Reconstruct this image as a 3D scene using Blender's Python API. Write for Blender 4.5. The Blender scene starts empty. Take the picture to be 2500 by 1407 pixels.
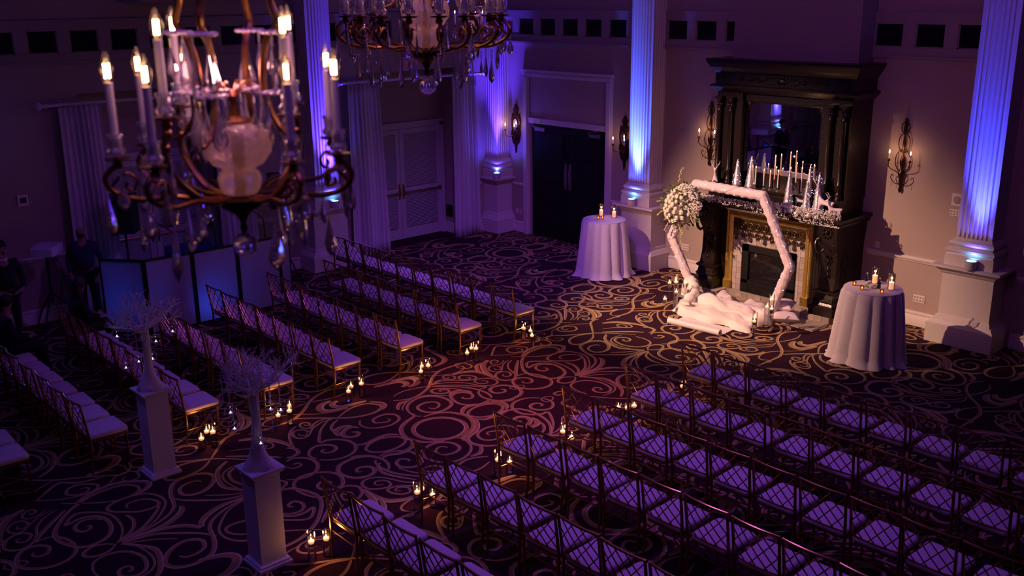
import bpy, bmesh, math, random
from mathutils import Vector, Matrix
PI=math.pi; sin=math.sin; cos=math.cos; R=math.radians
rnd=random.Random(7)
sc=bpy.context.scene; COL=sc.collection
# ------------------------------------------------------------------ camera, exposure, world, large lights
camd=bpy.data.cameras.new('camera'); cam=bpy.data.objects.new('camera',camd); COL.objects.link(cam)
sc.camera=cam
camd.sensor_width=36; camd.lens=2434.93/2500*36; camd.clip_end=100; camd.clip_start=.05
def cam_matrix(yaw,pit,rol,h):
    f=Vector((sin(yaw)*cos(pit),cos(yaw)*cos(pit),-sin(pit))); r=Vector((cos(yaw),-sin(yaw),0)); u=r.cross(f)
    c,s=cos(rol),sin(rol); rr=c*r+s*u; uu=-s*r+c*u
    return Matrix(((rr.x,uu.x,-f.x,0),(rr.y,uu.y,-f.y,0),(rr.z,uu.z,-f.z,h),(0,0,0,1)))
cam.matrix_world=cam_matrix(-0.834785734,0.286192537,-0.00995174617,5.4)
camd.dof.use_dof=True; camd.dof.focus_distance=15.5; camd.dof.aperture_fstop=3.0
vs=sc.view_settings; vs.view_transform='Standard'; vs.look='None'; vs.gamma=1; vs.use_curve_mapping=False; vs.exposure=0.0
w=bpy.data.worlds.new('world'); sc.world=w; w.use_nodes=True
w.node_tree.nodes['Background'].inputs[0].default_value=(.10,.05,.22,1); w.node_tree.nodes['Background'].inputs[1].default_value=.0
def light(kind,name,loc,energy,color,target=None,**k):
    d=bpy.data.lights.new(name,kind); o=bpy.data.objects.new(name,d); COL.objects.link(o)
    d.energy=energy; d.color=color; o.location=loc
    for a,b in k.items(): setattr(d,a,b)
    if target is not None:
        o.rotation_euler=(Vector(target)-Vector(loc)).to_track_quat('-Z','Y').to_euler()
    return o
# warm ceiling spot on the fireplace, magenta spot on the aisle, violet washes from ceiling fixtures, then blue and camera-side fills
light('SPOT','fireplace_spot',(-12.9,6.6,6.4),6200,(1,.55,.38),(-9.8,14.4,.7),spot_size=R(41),spot_blend=.8,shadow_soft_size=.05)
light('SPOT','aisle_spot',(-8.2,9.6,7.2),950,(1,.21,.15),(-9.7,8.8,0),spot_size=R(36),spot_blend=1,shadow_soft_size=.25)
light('SPOT','corner_wash',(-10.5,9.0,7.2),1500,(.36,.085,1),(-15.0,13.4,0),spot_size=R(52),spot_blend=1,shadow_soft_size=.3)
light('SPOT','left_wash',(-9.5,8.5,7.2),360,(.36,.075,1),(-14.3,7.6,.4),spot_size=R(75),spot_blend=1,shadow_soft_size=.3)
light('SPOT','right_wash',(-7.6,8.0,7.2),620,(.36,.085,1),(-6.3,7.6,.4),spot_size=R(84),spot_blend=1,shadow_soft_size=.3)
light('SPOT','centre_wash',(-9.4,5.0,7.2),70,(.46,.08,.80),(-9.6,6.8,0),spot_size=R(80),spot_blend=1,shadow_soft_size=.3)
light('AREA','ceiling_wash',(-9.0,9.0,7.3),32,(.33,.065,1),(-9.5,9.0,0),shape='RECTANGLE',size=12,size_y=10)
light('SPOT','upper_wash',(-6.0,5.0,6.2),330,(.58,.13,.72),(-10.2,15.6,4.6),spot_size=R(75),spot_blend=1,shadow_soft_size=.4)
light('SPOT','blue_fill',(-13.5,2.2,7.0),300,(.20,.11,1),(-9.4,4.6,.8),spot_size=R(60),spot_blend=1,shadow_soft_size=.3)  # added fill that turns the branch trees and pedestal sides blue
light('AREA','camera_side_fill',(-2.0,1.5,6.8),26,(.42,.11,1),(-9,8,3),shape='RECTANGLE',size=3,size_y=1.5)  # broad violet fill from the camera side, with no fixture in view
# ------------------------------------------------------------------ materials
M={}
def mat(name,col,rough=.6,metal=0.,emit=None,es=0.,var=.0,vscale=8.,bump=0.,bscale=60.,spec=.5,trans=0.,ior=1.45,sheen=0.,sub=0.):
    m=bpy.data.materials.new(name); m.use_nodes=True; nt=m.node_tree; b=nt.nodes['Principled BSDF']
    b.inputs['Base Color'].default_value=(*col,1); b.inputs['Roughness'].default_value=rough; b.inputs['Metallic'].default_value=metal
    b.inputs['Specular IOR Level'].default_value=spec; b.inputs['Transmission Weight'].default_value=trans; b.inputs['IOR'].default_value=ior
    if sheen: b.inputs['Sheen Weight'].default_value=sheen
    if sub: b.inputs['Subsurface Weight'].default_value=sub; b.inputs['Subsurface Scale'].default_value=.02
    if emit: b.inputs['Emission Color'].default_value=(*emit,1); b.inputs['Emission Strength'].default_value=es
    tc=nt.nodes.new('ShaderNodeTexCoord')
    if var or not bump:
        n=nt.nodes.new('ShaderNodeTexNoise'); n.inputs['Scale'].default_value=vscale; n.inputs['Detail'].default_value=4
        nt.links.new(tc.outputs['Object'],n.inputs['Vector'])
        rp=nt.nodes.new('ShaderNodeMapRange'); rp.inputs['To Min'].default_value=1-max(var,.02); rp.inputs['To Max'].default_value=1+max(var,.02)
        nt.links.new(n.outputs['Fac'],rp.inputs['Value'])
        mx=nt.nodes.new('ShaderNodeVectorMath'); mx.operation='SCALE'; mx.inputs[0].default_value=col
        nt.links.new(rp.outputs[0],mx.inputs['Scale']); nt.links.new(mx.outputs[0],b.inputs['Base Color'])
    if bump:
        n=nt.nodes.new('ShaderNodeTexNoise'); n.inputs['Scale'].default_value=bscale; n.inputs['Detail'].default_value=3
        nt.links.new(tc.outputs['Object'],n.inputs['Vector'])
        bp=nt.nodes.new('ShaderNodeBump'); bp.inputs['Strength'].default_value=bump; bp.inputs['Distance'].default_value=.01
        nt.links.new(n.outputs['Fac'],bp.inputs['Height']); nt.links.new(bp.outputs[0],b.inputs['Normal'])
    M[name]=m; return m
def thin_glass(name,tint,fac=.12,rough=.03):
    m=bpy.data.materials.new(name); m.use_nodes=True; nt=m.node_tree; nt.nodes.remove(nt.nodes['Principled BSDF'])
    out=nt.nodes['Material Output']; t=nt.nodes.new('ShaderNodeBsdfTransparent'); t.inputs[0].default_value=(*tint,1)
    g=nt.nodes.new('ShaderNodeBsdfGlossy'); g.inputs['Roughness'].default_value=rough
    lw=nt.nodes.new('ShaderNodeLayerWeight'); lw.inputs['Blend'].default_value=fac
    mr=nt.nodes.new('ShaderNodeMath'); mr.operation='MULTIPLY_ADD'; mr.inputs[1].default_value=.75; mr.inputs[2].default_value=.04
    nt.links.new(lw.outputs['Fresnel'],mr.inputs[0])
    mx=nt.nodes.new('ShaderNodeMixShader'); nt.links.new(mr.outputs[0],mx.inputs[0]); nt.links.new(t.outputs[0],mx.inputs[1]); nt.links.new(g.outputs[0],mx.inputs[2])
    nt.links.new(mx.outputs[0],out.inputs[0]); M[name]=m; return m
mat('carpet',(.036,.010,.022),.95,var=.25,vscale=30,bump=.5,bscale=400,spec=.1)
mat('carpet_gold',(.32,.20,.085),.95,var=.15,vscale=20,bump=.4,bscale=400,spec=.1)
mat('carpet_edge',(.50,.37,.26),.95,var=.1,spec=.1)
mat('wall_paint',(.36,.28,.245),.8,var=.05,vscale=3,bump=.08,bscale=150)
mat('wall_upper',(.30,.24,.23),.85,var=.05,vscale=2)
mat('band_paint',(.30,.24,.22),.7,var=.04)
mat('trim_white',(.62,.56,.52),.45,var=.03)
mat('pillar_paint',(.60,.54,.51),.5,var=.03)
mat('night_pane',(.006,.006,.012),.15)
mat('ceiling_paint',(.25,.2,.22),.9)
mat('curtain',(.55,.52,.55),.85,var=.05,sheen=.2)
mat('door_black',(.009,.007,.007),.6,spec=.25,var=.1,bump=.1,bscale=20)
mat('door_white',(.50,.47,.47),.4,var=.04)
mat('blind',(.50,.48,.50),.5)
mat('brass',(.55,.38,.16),.3,1,var=.15)
mat('steel',(.55,.52,.52),.3,1)
mat('dark_wood',(.011,.0055,.004),.30,var=.4,vscale=14,bump=.3,bscale=30)
mat('old_gold',(.60,.44,.11),.35,.75,var=.3,vscale=40,bump=.5,bscale=120)
mat('tarnish',(.09,.06,.03),.4,.9,var=.5,vscale=30,bump=.4)
mat('mirror',(.85,.86,.9),.015,1)
mat('black_metal',(.012,.011,.011),.4,.3)
mat('fire_glass',(.01,.008,.01),.06)
mat('ash_log',(.16,.12,.11),.9,var=.5,vscale=10,bump=.8)
mat('grout',(.36,.31,.28),.9)
mat('slab',(.30,.24,.20),.45,var=.35,vscale=5)
for i,c in enumerate(((.42,.36,.33),(.38,.32,.29),(.46,.41,.37),(.34,.28,.26))): mat('tile%d'%i,c,.35,var=.2,vscale=9)
for i,c in enumerate(((.30,.24,.20),(.25,.20,.17),(.36,.29,.24))): mat('hearth%d'%i,c,.4,var=.3,vscale=7)
mat('chair_gold',(.34,.20,.065),.28,.9,var=.15)
mat('seat_fabric',(.62,.54,.58),.8,var=.04,bump=.15,bscale=300)
mat('linen',(.66,.60,.60),.75,var=.12,vscale=25,bump=.25,bscale=60,sheen=.3)
mat('linen_top',(.62,.55,.58),.8,var=.04,vscale=20)
mat('drape',(.64,.55,.58),.8,var=.08,bump=.5,bscale=22)
mat('fleece',(.80,.74,.68),.95,var=.03,bump=.4,bscale=30,sheen=.5)
mat('paper_roll',(.72,.68,.66),.5)
mat('pillow',(.66,.56,.62),.85,bump=.1)
mat('wax',(.80,.62,.50),.5,sub=.3,emit=(1,.42,.16),es=.75)  # emission stands in for flame light glowing through the wax
mat('wax_cool',(.66,.62,.66),.5)
mat('taper',(.74,.58,.50),.5)
mat('flame',(1,.6,.3),.5,emit=(1,.55,.24),es=26)
mat('led_flame',(1,.9,.9),.5,emit=(.9,.8,1),es=9)
mat('bulb_filament',(1,.6,.3),.5,emit=(1,.62,.33),es=30)
mat('fairy',(1,1,1),.5,emit=(.72,.70,1),es=8)
mat('bronze',(.36,.16,.085),.30,1,var=.25,vscale=30)
mat('bronze_dark',(.09,.045,.022),.35,1,var=.3,vscale=30)
mat('candle_sleeve',(.62,.55,.60),.5)
m=mat('crystal',(.96,.94,1),.02,trans=1,ior=1.55); nt=m.node_tree; df=nt.nodes.new('ShaderNodeBsdfDiffuse'); df.inputs[0].default_value=(.75,.68,.80,1); mx=nt.nodes.new('ShaderNodeMixShader'); mx.inputs[0].default_value=.13; nt.links.new(nt.nodes['Principled BSDF'].outputs[0],mx.inputs[1]); nt.links.new(df.outputs[0],mx.inputs[2]); nt.links.new(mx.outputs[0],nt.nodes['Material Output'].inputs[0])
mat('rosette',(.80,.66,.80),.2,trans=.35,ior=1.5); mat('urn_glass',(.78,.50,.64),.15,trans=.8,ior=1.45,bump=.9,bscale=38,emit=(1,.36,.30),es=.05)  # faint pink urn emission stands in for lamplight inside the glass
mat('water',(.9,.9,.95),.02,trans=1,ior=1.33)
thin_glass('glass',(.985,.98,.98),.2); thin_glass('bulb_glass',(1,.86,.72),.25,.05); thin_glass('amber',(.95,.6,.3),.4,.15); thin_glass('water_thin',(.93,.92,.96),.3)
mat('white_paint',(.62,.60,.64),.5,var=.03)
mat('branch',(.62,.60,.64),.75,var=.1,bump=.5,bscale=40)
mat('plaster',(.60,.58,.62),.8,var=.1,bump=.9,bscale=14)
mat('petal',(.82,.78,.64),.7,var=.08,sheen=.2)
mat('petal_cool',(.80,.77,.72),.7,var=.08)
mat('leaf',(.10,.14,.05),.6,var=.3,vscale=40)
mat('leaf_yellow',(.50,.52,.14),.6,var=.2)
mat('silver_tree',(.55,.52,.58),.25,.8,var=.3,vscale=60,bump=.6,bscale=90)
mat('deer_white',(.66,.60,.64),.6)
mat('silver',(.6,.58,.62),.2,1)
mat('blue_bottle',(.01,.02,.09),.1)
mat('skin',(.30,.16,.11),.6,var=.05); mat('suit_black',(.006,.006,.007),.8); mat('shirt_blue',(.022,.028,.06),.8); mat('hair_black',(.006,.005,.005),.6); mat('hair_brown',(.035,.014,.008),.55,var=.3); mat('coat_dark',(.014,.007,.007),.85)
mat('projector',(.52,.50,.56),.4); mat('black_plastic',(.010,.010,.012),.45); mat('lens',(.01,.01,.03),.05)
mat('casing_blue_lit',(.02,.05,.2),.5); mat('paper',(.72,.70,.74),.7)  # blue light on the console is painted into its casing colour
mat('exit_face',(.50,.44,.50),.5); mat('exit_red',(.45,.01,.04),.5,emit=(.6,.01,.05),es=.12); mat('ink',(.02,.02,.03),.6)
mat('uplight_glow',(.2,.5,1),.5,emit=(.10,.45,1),es=22)
mat('uplight_can',(.55,.50,.55),.5)
m=mat('scrim',(.50,.46,.52),.8); nt=m.node_tree; b=nt.nodes['Principled BSDF']; tr=nt.nodes.new('ShaderNodeBsdfTranslucent'); tr.inputs[0].default_value=(.6,.6,.7,1)
mx=nt.nodes.new('ShaderNodeMixShader'); mx.inputs[0].default_value=.45; nt.links.new(b.outputs[0],mx.inputs[1]); nt.links.new(tr.outputs[0],mx.inputs[2]); nt.links.new(mx.outputs[0],nt.nodes['Material Output'].inputs[0])
# ------------------------------------------------------------------ mesh helpers
class G:
    def __init__(s): s.v=[]; s.f=[]; s.m=[]; s.mi=0
    def add(s,vs,fs):
        o=len(s.v); s.v+= [tuple(p) for p in vs]; s.f+=[tuple(i+o for i in f) for f in fs]; s.m+=[s.mi]*len(fs); return s
    def box(s,x0,x1,y0,y1,z0,z1):
        return s.add([(x0,y0,z0),(x1,y0,z0),(x1,y1,z0),(x0,y1,z0),(x0,y0,z1),(x1,y0,z1),(x1,y1,z1),(x0,y1,z1)],[(0,3,2,1),(4,5,6,7),(0,1,5,4),(1,2,6,5),(2,3,7,6),(3,0,4,7)])
    def bevbox(s,x0,x1,y0,y1,z0,z1,b=.01):
        r=[]
        for z,i in ((z0,b),(z0+b,0),(z1-b,0),(z1,b)):
            r.append([(x0+i,y0+i,z),(x1-i,y0+i,z),(x1-i,y1-i,z),(x0+i,y1-i,z)])
        return s.loft(r)
    def loft(s,rings,caps=True,closed=False):
        n=len(rings[0]); vs=[p for r in rings for p in r]; fs=[]
        k=len(rings)
        for i in range(k if closed else k-1):
            a=i*n; b2=((i+1)%k)*n
            for j in range(n): fs.append((a+j,a+(j+1)%n,b2+(j+1)%n,b2+j))
        if caps and not closed: fs.append(tuple(range(n-1,-1,-1))); fs.append(tuple(range((k-1)*n,k*n)))
        return s.add(vs,fs)
    def lathe(s,prof,n=16,c=(0,0,0),lobes=0,amp=0.,caps=True):
        rings=[]
        for r,z in prof:
            ring=[]
            for j in range(n):
                a=2*PI*j/n; rr=r*(1+amp*abs(cos(lobes*a/2))) if lobes else r
                ring.append((c[0]+rr*cos(a),c[1]+rr*sin(a),c[2]+z))
            rings.append(ring)
        return s.loft(rings,caps)
    def sphere(s,c,r,n=10,m2=6,sx=1,sy=1,sz=1):
        rings=[]
        for i in range(1,m2):
            t=PI*i/m2; rings.append([(c[0]+sx*r*sin(t)*cos(2*PI*j/n),c[1]+sy*r*sin(t)*sin(2*PI*j/n),c[2]-sz*r*cos(t)) for j in range(n)])
        o=len(s.v); k=len(rings); vs=[p for q in rings for p in q]+[(c[0],c[1],c[2]-sz*r),(c[0],c[1],c[2]+sz*r)]
        fs=[(i*n+j,i*n+(j+1)%n,(i+1)*n+(j+1)%n,(i+1)*n+j) for i in range(k-1) for j in range(n)]
        fs+=[(k*n,(j+1)%n,j) for j in range(n)]+[(k*n+1,(k-1)*n+j,(k-1)*n+(j+1)%n) for j in range(n)]
        return s.add(vs,fs)
    def tube(s,pts,r,n=8,closed=False,caps=True,flat=1.):
        pts=[Vector(p) for p in pts]; k=len(pts); rr=r if isinstance(r,(list,tuple)) else [r]*k
        rings=[]; up=None
        for i,p in enumerate(pts):
            a=pts[(i-1)%k] if (closed or i>0) else p; b2=pts[(i+1)%k] if (closed or i<k-1) else p
            t=(b2-a); t=t.normalized() if t.length>1e-9 else Vector((0,0,1))
            if up is None: up=Vector((0,0,1)) if abs(t.z)<.95 else Vector((1,0,0))
            x=t.cross(up)
            if x.length<1e-6: x=t.orthogonal()
            x.normalize(); y=x.cross(t).normalized(); up=y
            rings.append([tuple(p+rr[i]*(cos(2*PI*j/n)*x+flat*sin(2*PI*j/n)*y)) for j in range(n)])
        return s.loft(rings,caps,closed)
    def prism(s,poly,d0,d1,axis='y'):
        def P(u,v,d): return (u,d,v) if axis=='y' else ((d,u,v) if axis=='x' else (u,v,d))
        return s.loft([[P(u,v,d0) for u,v in poly],[P(u,v,d1) for u,v in poly]])
    def xf(s,mt,start=0):
        s.v[start:]=[tuple(mt@Vector(p)) for p in s.v[start:]]; return s
    def build(s,name,mats,parent=None,smooth=True,kind=None,label=None,loc=None,sharp=40):
        me=bpy.data.meshes.new(name); me.from_pydata(s.v,[],s.f)
        if not isinstance(mats,(list,tuple)): mats=[mats]
        for q in mats: me.materials.append(M[q])
        if len(mats)>1: me.polygons.foreach_set('material_index',s.m)
        if smooth:
            me.polygons.foreach_set('use_smooth',[True]*len(me.polygons))
            try: me.set_sharp_from_angle(angle=R(sharp))
            except Exception: pass
        me.update(); o=bpy.data.objects.new(name,me); COL.objects.link(o)
        if parent is not None: o.parent=parent
        if kind: o['kind']=kind
        if label: o['label']=label
        if loc: o.location=loc
        return o
def bez(pts,n=8):
    P=[Vector(p) for p in pts]; out=[]
    for i in range(len(P)-1):
        p0=P[max(i-1,0)]; p1=P[i]; p2=P[i+1]; p3=P[min(i+2,len(P)-1)]
        for j in range(n):
            t=j/n; out.append(.5*((2*p1)+(-p0+p2)*t+(2*p0-5*p1+4*p2-p3)*t*t+(-p0+3*p1-3*p2+p3)*t**3))
    out.append(P[-1]); return out
def tag(o,label,cat,group=None,kind=None):
    o['label']=label; o['category']=cat
    if group: o['group']=group
    if kind: o['kind']=kind
    return o
def thing(name,label,cat,loc=(0,0,0),rz=0,group=None):
    o=bpy.data.objects.new(name,None); COL.objects.link(o); o.location=loc; o.rotation_euler=(0,0,rz); o.empty_display_size=.1
    return tag(o,label,cat,group)
def dup(root,loc=None,rz=None,label=None,group=None,scale=None):
    def cp(o,par):
        c=o.copy(); COL.objects.link(c); c.parent=par
        for ch in list(KIDS.get(o.name,[])) or [q for q in o.children]: cp(ch,c)
        return c
    r=cp(root,None)
    if loc is not None: r.location=loc
    if rz is not None: r.rotation_euler=(0,0,rz)
    if label: r['label']=label
    if group: r['group']=group
    if scale: r.scale=(scale,)*3
    return r
KIDS={}
def struct(o,label=None):
    o['kind']='structure'
    if label: o['label']=label
    return o
def inst(src,parent,loc=(0,0,0),rot=(0,0,0),scale=(1,1,1),name=None):
    o=bpy.data.objects.new(name or src.name.split('.')[0],src.data); COL.objects.link(o); o.parent=parent; o.location=loc; o.rotation_euler=rot; o.scale=scale; return o
def skin(name,nodes,edges,m,parent,sub=1,kind=None):
    me=bpy.data.meshes.new(name); keys=list(nodes); me.from_pydata([nodes[k][0] for k in keys],[(keys.index(a),keys.index(b2)) for a,b2 in edges],[])
    o=bpy.data.objects.new(name,me); COL.objects.link(o); o.parent=parent
    o.modifiers.new('skin','SKIN')
    if not me.skin_vertices: 
        bm=bmesh.new(); bm.from_mesh(me); bm.verts.layers.skin.verify(); bm.to_mesh(me); bm.free()
    for i,k in enumerate(keys):
        r=nodes[k][1]; me.skin_vertices[0].data[i].radius=(r,r) if not isinstance(r,tuple) else r
    me.skin_vertices[0].data[0].use_root=True
    if sub: sm=o.modifiers.new('sub','SUBSURF'); sm.levels=sub; sm.render_levels=sub
    dg=bpy.context.evaluated_depsgraph_get(); dg.update(); ev=o.evaluated_get(dg); nm=bpy.data.meshes.new_from_object(ev)
    o.modifiers.clear(); o.data=nm; nm.materials.clear(); nm.materials.append(M[m]); nm.polygons.foreach_set('use_smooth',[True]*len(nm.polygons))
    return o
ORD=['','first','second','third','fourth','fifth','sixth','seventh','eighth','ninth','tenth','eleventh','twelfth','thirteenth']
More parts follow.
